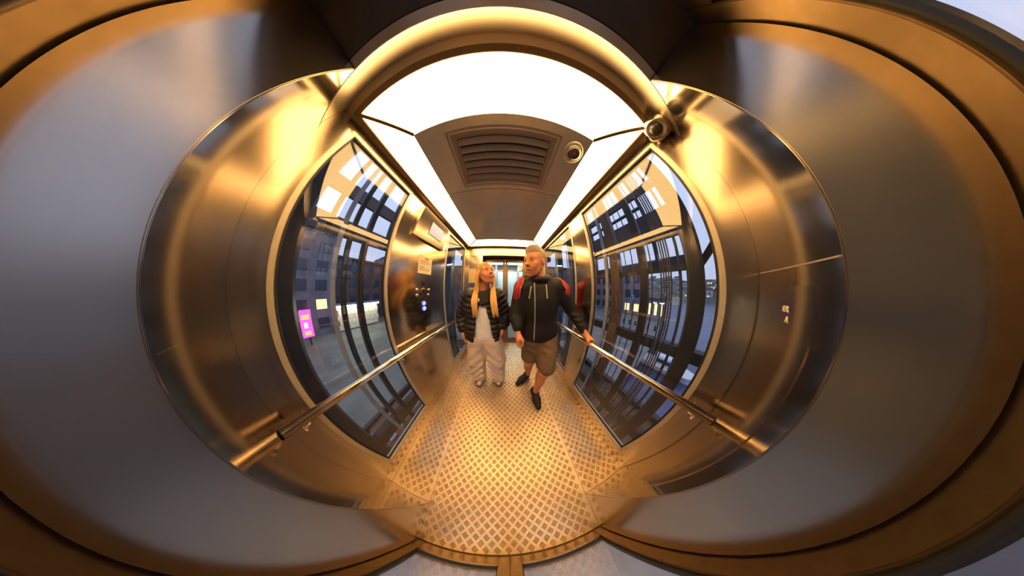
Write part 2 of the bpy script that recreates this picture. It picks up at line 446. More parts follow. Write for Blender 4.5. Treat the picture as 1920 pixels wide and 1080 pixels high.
# ------------------------------------------------------------------ fittings
def handrail(x_wall, sgn, y0, y1, z, label):
    xr = x_wall - sgn * 0.060
    h = tag(empty('handrail', (xr, (y0 + y1) / 2, z)), label, 'handrail')
    tube('rail_tube', [(xr, y0, z), (xr, y1, z)], 0.0205, M['polished'], h, 24)
    tube('end_cap', [(xr, y0 - .004, z), (xr, y0 + .002, z)], 0.0195, M['dark'], h, 24)
    tube('end_cap', [(xr, y1 - .002, z), (xr, y1 + .004, z)], 0.0195, M['dark'], h, 24)
    for yb in (y0 + .055, y0 + .62, y0 + 1.18, y1 - .055):
        pts = [(xr, yb, z - .018), (xr, yb, z - .034)]
        for k in range(1, 7):
            a = k / 6 * math.pi / 2
            pts.append((xr + sgn * .022 * (1 - math.cos(a)), yb, z - .034 - .022 * math.sin(a)))
        pts.append((x_wall - sgn * .004, yb, z - .056))
        br = tube('bracket', pts, 0.006, M['polished'], h, 10)
        lathe('bracket_rose', [(0.017, 0.0005), (0.017, 0.004), (0.014, 0.006)], (x_wall, yb, z - .056), (-sgn, 0, 0), M['polished'], br, 20)
    return h
handrail(XL, -1, -0.296, 1.47, 0.843, 'polished steel handrail along the wall with the lift buttons')
handrail(XR, 1, -0.296, 1.47, 0.838, 'polished steel handrail held by the man in shorts')

# floor display box on the left wall
dy0, dy1, dz0, dz1 = 0.455, 0.850, 1.800, 2.105
disp = tag(empty('display_box', (XL, (dy0 + dy1) / 2, dz0)), 'wedge-shaped steel display box with a small pale screen above the notice', 'display')
bm = bmesh.new()
prof = [(0.0, dz0), (0.030, dz0), (0.080, dz1 - .01), (0.0, dz1)]
va = [bm.verts.new((XL + .001 + p[0], dy0, p[1])) for p in prof]; vb = [bm.verts.new((XL + .001 + p[0], dy1, p[1])) for p in prof]
bm.faces.new(va); bm.faces.new(vb)
for k in range(4): bm.faces.new((va[k], va[(k + 1) % 4], vb[(k + 1) % 4], vb[k]))
bmesh.ops.bevel(bm, geom=bm.edges[:], offset=.003, segments=2, affect='EDGES')
obj_bm('housing', bm, M['steel'], disp)
def on_face(y, t):            # t 0..1 up the slanted front
    a = Vector((XL + .031, y, dz0)); b = Vector((XL + .081, y, dz1 - .01)); return a.lerp(b, t)
fn = Vector((dz1 - dz0 - .01, 0, -.05)).normalized()
def slab(name, yA, yB, tA, tB, d0, d1, mat, parent):
    bm = bmesh.new()
    q4 = [on_face(yA, tA), on_face(yB, tA), on_face(yB, tB), on_face(yA, tB)]
    a = [bm.verts.new(p + fn * d0) for p in q4]; b = [bm.verts.new(p + fn * d1) for p in q4]
    bm.faces.new(a); bm.faces.new(b)
    for k in range(4): bm.faces.new((a[k], a[(k + 1) % 4], b[(k + 1) % 4], b[k]))
    return obj_bm(name, bm, mat, parent)
slab('screen_bezel', 0.592, 0.782, 0.26, 0.76, -.002, .0015, M['dark'], disp)
slab('screen', 0.597, 0.777, 0.285, 0.735, .0005, .0025, M['screen'], disp)

notice = tag(empty('notice', (XL, .66, 1.475)), 'cream printed notice with red heading on the button panel', 'notice')
box('notice_sheet', (XL + .0006, .583, 1.475), (XL + .002, .742, 1.652), M['paper'], notice)
def ntext(body, size, y, z, mat): text('print', body, size, (XL + .0022, y, z), (0, 1, 0), (0, 0, 1), mat, notice, .0002)
for k in range(7):
    if k == 3: continue
    z = 1.602 - k * .0155
    box('print_line', (XL + .0019, .596, z), (XL + .0023, .596 + (.11, .125, .10, 0, .06, .12, .115)[k], z + .004), M['ink'], notice)
box('print_line', (XL + .0019, .645, 1.622), (XL + .0023, .70, 1.634), M['redink'], notice)
box('print_line', (XL + .0019, .655, 1.640), (XL + .0023, .69, 1.645), M['ink'], notice)

cop = tag(empty('button_panel', (XL, .65, 1.05)), 'lift button panel with glowing blue floor button and black speaker square', 'button panel')
box('speaker_square', (XL + .0004, .633, 1.358), (XL + .003, .667, 1.392), M['black'], cop, .001)
lathe('camera_disc', [(0.021, 0), (0.021, .003), (0.018, .004)], (XL + .0004, .654, 1.306), (1, 0, 0), M['black'], cop)
lathe('disc_ring', [(0.028, 0), (0.028, .002), (0.022, .0025)], (XL + .0003, .654, 1.306), (1, 0, 0), M['bronze'], cop)
for yy, zz, mm, sym in ((.583, 1.313, 'frame', '<>'), (.582, 1.262, 'frame', '><'), (.719, 1.311, 'red', ''), (.712, 1.258, 'frame', '*')):
    b_ = lathe('button', [(0.017, 0), (0.017, .004), (0.015, .006)], (XL + .0004, yy, zz), (1, 0, 0), M['steel_v'], cop, 24)
    if sym: text('button_symbol', sym, .02, (XL + .0068, yy, zz), (0, 1, 0), (0, 0, 1), M['paper'], b_, .0003)
    else: lathe('button_symbol', [(0.006, 0), (0.005, .002)], (XL + .0064, yy, zz), (1, 0, 0), M['red'], b_, 16)
for zz, sym in ((1.179, '1'), (1.126, 'T')):
    b_ = lathe('floor_button', [(0.0225, 0), (0.0225, .004), (0.020, .006)], (XL + .0004, .654, zz), (1, 0, 0), M['blue'], cop, 24)
    text('button_symbol', sym, .034, (XL + .0068, .654, zz), (0, 1, 0), (0, 0, 1), M['bluew'], b_, .0005)
for k, (yy, hh) in enumerate(((.612, .010), (.632, .022), (.650, .016), (.668, .024), (.686, .018), (.704, .022))):
    box('engraved_mark', (XL + .0004, yy, 1.055 + .004 * k), (XL + .0010, yy + .004, 1.055 + .004 * k + hh * .7), M['bronze'], cop)
sign = tag(empty('rail_sign', (XL, .726, .885)), 'small brass coloured sign with lines of print just above the left handrail', 'sign')
box('sign_plate', (XL + .0006, .625, .872), (XL + .006, .828, .938), M['bronze'], sign, .001)
for k in range(4): box('print_line', (XL + .0058, .640, .882 + k * .0135), (XL + .0064, .812 - .02 * (k % 2), .886 + k * .0135), M['paper'], sign)

poster = tag(empty('framed_certificate', (-.69, YF, 1.44)), 'blank cream certificate in a pale frame on the far wall beside the woman', 'frame')
boxes('certificate_frame', [((-.802, YF - .010, 1.44), (-.584, YF - .0006, 1.455)), ((-.802, YF - .010, 1.725), (-.584, YF - .0006, 1.740)),
                      ((-.802, YF - .010, 1.455), (-.787, YF - .0006, 1.725)), ((-.599, YF - .010, 1.455), (-.584, YF - .0006, 1.725))], M['frame'], poster, .002)
box('certificate_sheet', (-.787, YF - .006, 1.455), (-.599, YF - .0006, 1.725), plain('aged_sheet', (.55, .42, .24), rough=.5), poster)

# corner camera on the back transom
cc = Vector((.688, -.236, 2.105)); aim = (Vector((0, .25, 1.35)) - cc).normalized()
wedge = tag(empty('corner_camera', tuple(cc)), 'steel cylinder security camera with round black lens in the ceiling corner', 'camera')
base = cc - aim * .075
lathe('camera_body', [(0.060, .0), (0.066, .012), (0.066, .040), (0.052, .066), (0.036, .072), (0.033, .068)], base, aim, M['steel'], wedge)
lathe('camera_lens', [(0.031, .064), (0.030, .074), (0.022, .084), (0.008, .089), (0.0, .090)], base, aim, M['black'], wedge)
lathe('mount', [(0.052, .0), (0.044, .075), (0.044, .105)], base + aim * .01, -aim, M['steel'], wedge)
#@@OUTSIDE@@
# ------------------------------------------------------------------ the shaft and the world outside the glass
M['shaft'] = plain('dark_painted_steel', (0.022, 0.020, 0.022), rough=0.5, metal=0.1, var=0.2, scale=8)
M['rust'] = plain('brown_painted_column', (0.085, 0.055, 0.035), rough=0.55, var=0.25, scale=6)
M['zinc'] = plain('pale_zinc_post', (0.32, 0.32, 0.36), rough=0.5, var=0.1, scale=8)
M['asphalt'] = plain('dusk_paving', (0.15, 0.165, 0.13), rough=0.6, var=0.35, scale=.35)
M['quay'] = plain('quay_concrete', (0.19, 0.19, 0.19), rough=0.7, var=0.3, scale=0.8)
M['landing'] = plain('pale_landing_concrete', (0.52, 0.53, 0.53), rough=0.8, var=0.10, scale=9)
M['water'] = plain('harbour_water', (0.05, 0.07, 0.15), rough=0.3, spec=0.5, var=0.4, scale=.4, bump=.5, bscale=.9)
M['hillg'] = plain('dusk_hillside', (0.10, 0.11, 0.09), rough=0.9, var=0.5, scale=.08)
M['facade'] = plain('grey_blue_facade', (0.21, 0.20, 0.23), rough=0.7, var=0.25, scale=.5)
M['facade_d'] = plain('brown_facade_bands', (0.12, 0.085, 0.075), rough=0.7, var=0.25, scale=.7)
M['pane_d'] = plain('dusk_window', (0.04, 0.05, 0.08), rough=0.25, spec=0.9, var=0.2, scale=.5)
M['litwall'] = plain('cream_stone', (0.80, 0.74, 0.56), rough=0.7, var=0.08, scale=1.5)
M['shoplight'] = glow('shop_strip_light', (1.0, 0.95, 0.74), 40.0)
M['litwin'] = glow('lamp_lit_window', (1.0, 0.78, 0.36), 1.3)
M['neon'] = glow('pink_neon', (1.0, 0.07, 0.36), 2.6)
M['neon_o'] = glow('orange_neon', (1.0, 0.35, 0.12), 2.2)
M['neon_w'] = glow('white_neon', (0.85, 0.8, 1.0), 2.0)
M['tubelight'] = glow('cool_strip_light', (0.84, 1.0, 0.93), 80.0)
M['boatw'] = plain('white_hull', (.7, .7, .72), rough=.4)
M['mint'] = plain('pale_lobby_wall', (0.72, 0.78, 0.75), rough=0.6, var=0.06, scale=3)

shaft = tag(empty('shaft_frame', (0, .6, -6)), 'dark steel lift shaft of columns, beams, guide rails and cables around the car', 'lift shaft')
def sbox(name, lo, hi, mat='shaft'): return box(name, lo, hi, M[mat], shaft, .004)
Z0, Z1 = -6.0, 5.2
XA, XB = -1.40, 1.35
for y0, y1, mt, dx in ((-.270, -.185, 'shaft', .16), (.050, .088, 'zinc', .10), (.130, .168, 'shaft', .12), (.268, .312, 'shaft', .12), (.78, .86, 'rust', .12), (1.30, 1.37, 'shaft', .12), (1.80, 1.92, 'shaft', .16), (-.98, -.86, 'shaft', .16)):
    sbox('column', (XA - dx, y0, Z0), (XA, y1, Z1), mt)
for y0, y1, mt, dx in ((-.215, -.100, 'shaft', .16), (.515, .625, 'rust', .12), (.225, .295, 'shaft', .10), (1.02, 1.07, 'zinc', .10), (1.34, 1.42, 'shaft', .12), (1.80, 1.92, 'shaft', .16), (-.98, -.86, 'shaft', .16)):
    sbox('column', (XB, y0, Z0), (XB + dx, y1, Z1), mt)
for x0, x1 in ((XA - .13, XA - .02), (XB + .02, XB + .13)):
    for z0, z1 in ((-5.0, -4.85), (-3.3, -3.12), (-1.62, -1.44), (-.42, -.26), (3.1, 3.28), (4.9, 5.05)):
        sbox('beam', (x0, -.86, z0), (x1, 1.80, z1))
sbox('beam', (XB + .02, -.10, .735), (XB + .12, .225, .835)); sbox('beam', (XB + .02, .295, .735), (XB + .12, .515, .835)); sbox('beam', (XB + .02, .625, .735), (XB + .12, 1.80, .835))
sbox('beam', (XB + .02, -.10, 1.475), (XB + .10, .225, 1.525)); sbox('beam', (XB + .02, .295, 1.475), (XB + .10, .515, 1.525)); sbox('beam', (XB + .02, .625, 1.475), (XB + .10, 1.80, 1.525))
sbox('beam', (XB + .02, -.86, .735), (XB + .12, -.215, .835))
for z in (-3.2, -1.53, 3.19):
    for y0, y1 in ((-.98, -.88), (1.80, 1.90)): sbox('beam', (XA, y0, z - .08), (XB, y1, z + .08))
tube('brace', [(XB + .06, -.16, 1.46), (XB + .06, -.90, 2.35)], .028, M['shaft'], shaft, 8)
tube('brace', [(XA - .06, -.24, 1.9), (XA - .06, -.90, .9)], .028, M['shaft'], shaft, 8)
for y, r in ((.190, .006), (.372, .006), (-.047, .012), (.448, .005)):
    tube('tie_rod', [(XB + .06, y, Z0), (XB + .06, y, Z1)], r, M['shaft'], shaft, 8)
for k in range(5):
    tube('cable', [(1.14 + .02 * (k % 2), .020 + k * .017, Z0), (1.14 + .02 * (k % 2), .020 + k * .017, Z1)], .0055, M['rust' if k % 2 else 'shaft'], shaft, 8)
for y in (1.12, 1.16, 1.20, 1.24):
    tube('cable', [(-1.12, y, Z0), (-1.12, y, Z1)], .006, M['zinc'], shaft, 8)
    tube('cable', [(1.14, y, Z0), (1.14, y, Z1)], .006, M['shaft'], shaft, 8)
for s, x in ((-1, XA - .02), (1, XB + .02)):
    box('guide_rail', (x - .02, .66, Z0), (x + .02, .70, Z1), M['zinc'], shaft)
# ledges seen through the foot of the windows
for lo_, hi_ in (((-2.9, .24, -1.6), (-1.62, .62, -1.5)), ((-2.9, -.30, -1.6), (-1.62, .10, -1.5)), ((-2.9, -.90, -1.6), (-1.62, -.46, -1.5)), ((-3.0, -1.0, -1.62), (-2.9, 1.9, -1.44)), ((-2.2, -1.0, -1.62), (-2.1, 1.9, -1.44))):
    sbox('ledge', lo_, hi_, 'rust' if lo_[0] == -2.9 else 'shaft')
sbox('ledge', (1.52, -.80, -1.62), (3.1, 2.6, -1.5), 'rust')
for lo_, hi_ in (((1.60, .10, -1.50), (3.0, .20, -1.42)), ((1.60, .66, -1.50), (3.0, .80, -1.42)), ((2.9, -.8, -1.50), (3.05, 2.6, -1.36))):
    sbox('ledge', lo_, hi_)
box('light_plate', (-2.42, -.17, -1.42), (-2.16, -.02, -1.40), M['zinc'], shaft)
box('light_plate', (2.12, -.34, -1.42), (2.52, -.24, -1.40), M['zinc'], shaft)
box('light_plate', (2.16, -.18, -1.42), (2.42, .02, -1.40), M['zinc'], shaft)

# landings at both ends
sl = tag(prism('landing_slab', [(-1.6, -4.2), (1.6, -4.2), (1.6, -1.0), (1.33, -1.0), (1.33, -.56), (-1.38, -.56), (-1.38, -1.0), (-1.6, -1.0)], -.30, -.02, M['landing']), 'pale concrete landing slab outside the door', 'landing')
porch = tag(empty('added_porch', (0, -2.4, -.02)), 'added dark steel porch with open roof bars that darkens the near door jambs', 'porch')  # porch added outside the near door to darken what the jambs reflect
M['olive'] = plain('jamb_tint_olive', (.50, .33, .13), rough=.7, var=.2, scale=2)  # colour chosen to tint the reflection in the right jamb
for sx in (-1.55, 1.45):
    for y in (-1.12, -2.4, -4.1): box('porch_post', (sx, y, -.02), (sx + .10, y + .10, 2.9), M['shaft'], porch)
    box('porch_beam', (sx, -4.1, 2.9), (sx + .10, -1.02, 3.02), M['shaft'], porch)
box('added_porch_wall', (-1.60, -4.1, -.02), (-1.552, -1.02, 2.9), M['olive'], porch)  # added side wall, there to shade and tint the right jamb
box('added_porch_pane', (-1.560, -2.25, 1.00), (-1.53, -1.2, 1.22), M['pane_d'], porch)  # added pane, first put in for a streak on the jamb; unlit
box('porch_balustrade', (1.49, -4.0, -.02), (1.51, -1.06, .95), M['zinc'], porch)  # part of the added porch, kept pale to brighten the left jamb
tube('porch_handrail', [(1.50, -4.0, 1.0), (1.50, -1.06, 1.0)], .03, M['boatw'], porch, 10)
box('added_porch_wall', (-1.45, -4.06, -.02), (1.45, -4.02, 1.25), M['landing'], porch)  # added back wall, pale so the left jamb reflects brighter
for k in range(6): box('roof_bar', (-1.55, -1.10 - k * .6, 3.02), (1.55, -1.02 - k * .6, 3.10), M['shaft'], porch)

lob = tag(empty('landing_lobby', (0, 3.0, -.3)), 'pale strip-lit landing lobby beyond the far glass door', 'lobby')
box('lobby_slab', (-1.9, 1.93, -.30), (1.9, 4.4, -.02), M['quay'], lob)
box('lobby_sill', (-1.38, 1.83, -.30), (1.33, 1.93, -.02), M['quay'], lob)
box('lobby_wall', (-1.9, 4.2, -.02), (1.9, 4.3, 2.30), M['mint'], lob)
box('lobby_beam', (-1.9, 4.1, 2.30), (1.9, 4.3, 2.56), M['shaft'], lob)
box('lobby_beam', (-1.9, 3.0, 2.50), (1.9, 3.2, 2.68), M['shaft'], lob)
box('lobby_roof', (-1.9, 1.95, 2.75), (1.9, 4.4, 2.85), M['facade'], lob)
for x in (-1.85, -.62, .58, 1.75): box('lobby_post', (x, 4.05, -.02), (x + .1, 4.2, 2.75), M['zinc'], lob)
stl = tag(empty('strip_light', (0, 3.4, 2.46)), 'slim cool white strip light under the lobby roof', 'light')
box('light_batten', (-1.2, 3.36, 2.482), (1.2, 3.44, 2.516), M['zinc'], stl)
for x in (-.9, .9): tube('hanger', [(x, 3.40, 2.515), (x, 3.40, 2.752)], .008, M['zinc'], stl, 8)
tube('light_tube', [(-1.15, 3.40, 2.46), (1.15, 3.40, 2.46)], .024, M['tubelight'], stl, 10)

# left: paving, gantry, buildings, floodlit shopfront, neon sign
tag(box('plaza_paving', (-75, -60, -6.2), (4.5, 70, -6.0), M['asphalt']), 'dark paved plaza far below the lift', 'pavement')
gan = tag(empty('glazed_gantry', (-5, 1, -6)), 'dark steel gantry of square panes beyond the left shaft columns', 'gantry')
for y0, y1 in ((-1.75, -1.60), (-.20, -.06), (.44, .57), (.94, 1.08), (1.66, 1.80), (2.7, 2.85), (3.8, 3.95)):
    box('gantry_post', (-5.1, y0, -6.0 if y0 < -1 or y0 > 3.5 else 2.85), (-4.95, y1, 7.4), M['shaft'], gan)
for z0, z1 in ((2.85, 3.38), (4.15, 4.62), (6.1, 6.3), (7.2, 7.4)):
    box('gantry_beam', (-5.12, -1.75, z0), (-4.97, 3.95, z1), M['facade_d'], gan)

def facade(name, x, y0, y1, z0, z1, depth, cols, rows, label, lit, wmat='facade', sgn=1, zf=0.1):
    """a block whose windowed face looks along sgn*x"""
    b = tag(empty(name, (x, (y0 + y1) / 2, z0)), label, 'building')
    xo = x - sgn * depth
    box('wall', (min(x, xo), y0, z0), (max(x, xo), y1, z1), M[wmat], b)
    box('roof_edge', (min(x + sgn * .3, xo), y0 - .2, z1), (max(x + sgn * .3, xo), y1 + .2, z1 + .4), M['facade_d'], b)
    dy, dz = (y1 - y0) / cols, (z1 - z0) / rows
    for i in range(cols):
        for j in range(rows):
            ya, yb = y0 + dy * (i + .2), y0 + dy * (i + .8); za, zb = z0 + dz * (j + .25), z0 + dz * (j + .82)
            w = box('window', (min(x - sgn * .05, x + sgn * .06), ya, za), (max(x - sgn * .05, x + sgn * .06), yb, zb), M['facade_d'], b)
            box('pane', (min(x, x + sgn * .08), ya + .08, za + .08), (max(x, x + sgn * .08), yb - .08, zb - .08), M['litwin' if (i, j) in lit else 'pane_d'], w)
    return b
facade('office_block', -31, -16, 1.2, -6, 12.5, 12, 6, 6, 'grey blue office block with dark windows across the plaza', {(5, 1)})
facade('brick_block', -33, 1.6, 11.5, -6, 7.2, 12, 4, 4, 'brown banded block rising behind the floodlit shopfront', set(), 'facade_d')
facade('corner_block', -30, 12, 21.5, -6, 9.5, 12, 6, 5, 'grey corner block standing at the end of the plaza', set())
shop = tag(empty('shopfront', (-28, 5, -6)), 'floodlit cream stone shopfront across the plaza', 'shopfront')
box('shop_wall', (-29.5, 1.6, -6), (-28.05, 8.8, -1.4), M['facade'], shop)
random.seed(3)
for j in range(5):
    for i in range(7):
        off = .5 * (j % 2); ya = 1.7 + (i + off - .25) * 1.02; yb = ya + .98
        ya, yb = max(ya, 1.65), min(yb, 8.75)
        if yb - ya > .15: box('stone', (-28.1, ya, -5.7 + j * .84), (-27.95 + random.uniform(-.02, .02), yb, -5.7 + j * .84 + .80), M['litwall'], shop)
box('canopy', (-28.2, 1.5, -1.5), (-27.0, 8.9, -1.2), M['zinc'], shop)
tube('canopy_strip_light', [(-27.12, 1.6, -1.60), (-27.12, 8.8, -1.60)], .10, M['shoplight'], shop, 10)
neon = tag(empty('neon_sign', (-26, -2.2, -6)), 'tall glowing pink and orange neon sign on the plaza', 'sign')
box('sign_post', (-26.05, -2.35, -6), (-25.9, -2.2, -4.9), M['shaft'], neon)
box('sign_case', (-26.15, -2.95, -4.9), (-25.85, -1.65, -1.4), M['neon'], neon, .05)
box('sign_band', (-25.86, -2.75, -2.6), (-25.80, -1.85, -2.0), M['neon_o'], neon)
box('sign_band', (-25.86, -2.55, -3.7), (-25.80, -2.15, -3.0), M['neon_w'], neon)
box('sign_band', (-25.86, -2.65, -4.6), (-25.80, -1.95, -4.1), M['neon_o'], neon)

hall = tag(empty('terminal_hall', (0, 22, -6)), 'long dark terminal hall behind the landing lobby', 'building')
box('wall', (-29, 22, -6), (33, 34, 7.5), M['facade_d'], hall)
box('roof_edge', (-29.3, 21.6, 7.5), (33.3, 34, 8.0), M['shaft'], hall)
for i in range(14):
    for j in range(3):
        w_ = box('window', (-27.5 + i * 4.3, 21.94, -4.6 + j * 4), (-24.6 + i * 4.3, 22.05, -2.2 + j * 4), M['shaft'], hall)
        box('pane', (-27.3 + i * 4.3, 21.92, -4.4 + j * 4), (-24.8 + i * 4.3, 22.03, -2.4 + j * 4), M['pane_d'], w_)

# right: quay, lit pavilion, gantry, harbour, hill with houses
tag(box('quay', (4.5, 1.5, -6.2), (48, 60, -6.0), M['quay']), 'pale concrete quay beside the harbour', 'quay')
tag(box('harbour', (4.5, -160, -8.2), (140, 90, -8.0), M['water']), 'dark blue rippled harbour water', 'water')
gr = tag(empty('harbour_gantry', (5, 1, -8)), 'dark steel gantry with deep beam standing between the lift and the harbour', 'gantry')
for y0, y1 in ((-.74, -.56), (.40, .50), (.96, 1.04), (1.88, 2.04), (3.0, 3.1), (4.4, 4.6)):
    box('gantry_post', (4.95, y0, -8.0 if y0 < -.5 else -6.0 if y0 > 4 else 2.05), (5.1, y1, 7.2), M['shaft'], gr)
for z0, z1, y0 in ((2.95, 4.06, -.74), (2.05, 2.30, -.74), (4.44, 4.52, .40), (4.98, 5.30, -.74), (6.2, 6.32, -.74), (7.1, 7.3, -.74)):
    box('gantry_beam', (4.97, y0, z0), (5.12, 4.6, z1), M['shaft'], gr)
pav = facade('quay_pavilion', 32, 1.6, 6.4, -6, -1.2, 5, 4, 1, 'low lit pavilion with yellow windows on the quay', {(0, 0), (1, 0), (2, 0), (3, 0)}, 'facade', -1)
facade('terrace_block', 34, 7.0, 21.5, -6, 5.5, 10, 6, 3, 'terraced block with dark windows and lit ground floor behind the quay', {(0, 0), (1, 0), (2, 0)}, 'facade', -1)
for k in range(9):
    y = 2.2 + k * 1.15
    tag(tube('bollard', [(24.5, y, -6.0), (24.5, y, -5.55), (24.5, y, -5.2), (24.5, y, -5.1)], [.16, .13, .18, .10], M['shaft'], None, 10), 'black iron bollard in the row along the quay edge', 'bollard', 'bollards along the quay')
boat = tag(empty('moored_boat', (17, -1.0, -8)), 'white cabin boat moored on the harbour beside the quay', 'boat')
bm = bmesh.new()
secs = [(-3.2, .25, .9), (-2.0, 1.0, .85), (0, 1.2, .8), (2.4, 1.1, .8), (3.0, .9, .85)]
rings = []
for s_, wd, hh in secs:
    rings.append([bm.verts.new(p) for p in ((17 - wd, -1 + s_, -8 + hh), (17 - wd * .6, -1 + s_, -7.995), (17 + wd * .6, -1 + s_, -7.995), (17 + wd, -1 + s_, -8 + hh))])
for r0, r1 in zip(rings, rings[1:]):
    for k in range(4): bm.faces.new((r0[k], r0[(k + 1) % 4], r1[(k + 1) % 4], r1[k]))
bm.faces.new(rings[0]); bm.faces.new(rings[-1])
obj_bm('hull', bm, M['boatw'], boat)
box('cabin', (16.3, -2.0, -7.2), (17.7, .6, -6.2), M['boatw'], boat, .1)
box('cabin_window', (16.25, -1.7, -6.9), (17.75, .3, -6.45), M['pane_d'], boat)
# hillside
bm = bmesh.new()
gx, gy = 16, 30; grid = []
random.seed(11)
for i in range(gx + 1):
    row = []
    for j in range(gy + 1):
        x = 118 + i * 14; y = -260 + j * 18
        z = -8 + 27 * (1 - math.exp(-i / 5.5)) * (1 + .25 * math.sin(y * .03) + .12 * math.sin(y * .09 + 1)) + random.uniform(-.6, .6) * (i > 0)
        row.append(bm.verts.new((x, y, z)))
    grid.append(row)
for i in range(gx):
    for j in range(gy): bm.faces.new((grid[i][j], grid[i + 1][j], grid[i + 1][j + 1], grid[i][j + 1]))
hz = [[v.co.z for v in r] for r in grid]
tag(obj_bm('hillside', bm, M['hillg'], None, True), 'wooded hillside rising across the harbour', 'hill')
M['house'] = plain('pale_house_wall', (.42, .40, .40), rough=.8)
M['hroof'] = plain('dark_house_roof', (.07, .06, .06), rough=.8)
def house_proto():
    r = empty('hill_house', (0, 0, 0))
    tag(r, 'small pale gabled house on the wooded hillside', 'house', 'houses on the hillside')
    box('house_wall', (-3, -4, -2), (3, 4, 5), M['house'], r)
    bm = bmesh.new()
    a = [bm.verts.new(p) for p in ((-3.3, -4.3, 5), (3.3, -4.3, 5), (0, -4.3, 7.2))]; b = [bm.verts.new(p) for p in ((-3.3, 4.3, 5), (3.3, 4.3, 5), (0, 4.3, 7.2))]
    bm.faces.new(a); bm.faces.new(b)
    for k in range(3): bm.faces.new((a[k], a[(k + 1) % 3], b[(k + 1) % 3], b[k]))
    obj_bm('house_roof', bm, M['hroof'], r)
    for y in (-2.4, 1.0): box('house_window', (-3.08, y, 1.2), (-2.95, y + 1.5, 3.0), M['litwin'], r)
    return r
def copy_tree(o, parent=None):
    c = o.copy(); COL.objects.link(c)
    if parent: c.parent = parent
    for ch in list(o.children): copy_tree(ch, c)
    return c
hp = house_proto(); first = True; n_house = 0
random.seed(5)
for i in range(1, 6):
    for j in range(6):
        y = -46 + j * 13.5 + random.uniform(-3, 3); x = 118 + i * 14
        fj = (y + 260) / 18; jj = int(fj); zg = hz[i][jj] + (hz[i][jj + 1] - hz[i][jj]) * (fj - jj)
        h_ = hp if first else copy_tree(hp); n_house = n_house + 1; lit_ = n_house % 6 == 2; first = False
        for c_ in h_.children:
            if c_.name.startswith('house_window'):
                c_.material_slots[0].link = 'OBJECT'; c_.material_slots[0].material = M['litwin' if lit_ else 'pane_d']
        h_.location = (x, y, zg + .1); h_.rotation_euler[2] = random.uniform(-.5, .5); s_ = random.uniform(.5, .8); h_.scale = (s_, s_, s_)
random.seed(9)
for k in range(6):
    y = -46 + k * 13
    lp = tag(empty('shore_lamp', (117, y, -8)), 'glowing street lamp on the far harbour shore', 'lamp', 'lamps along the far shore')
    tube('lamp_pole', [(117, y, -8.0), (117, y, -4.2)], .12, M['shaft'], lp, 6)
    lathe('lamp_globe', [(.1, 0), (.45, .25), (.5, .5), (.3, .8), (0, .9)], (117, y, -4.3), (0, 0, 1), M['litwin'], lp, 10)
#@@PEOPLE@@
# ------------------------------------------------------------------ people: blended volumes meshed into continuous surfaces
def px_dir(px, py):
    dx, dz = px - 960.0, 540.0 - py
    r = max(math.hypot(dx, dz), 1e-6); q_ = r / 1000
    t = 7.37236884 * q_ - 9.86617569 * q_ ** 2 + 6.54329412 * q_ ** 3 - 1.71195904 * q_ ** 4
    R3 = Matrix.Rotation(_yaw, 3, 'Z') @ Matrix.Rotation(_pit, 3, 'X') @ Matrix.Rotation(_rol, 3, 'Y')
    return R3 @ Vector((math.sin(t) * dx / r, math.cos(t), math.sin(t) * dz / r))

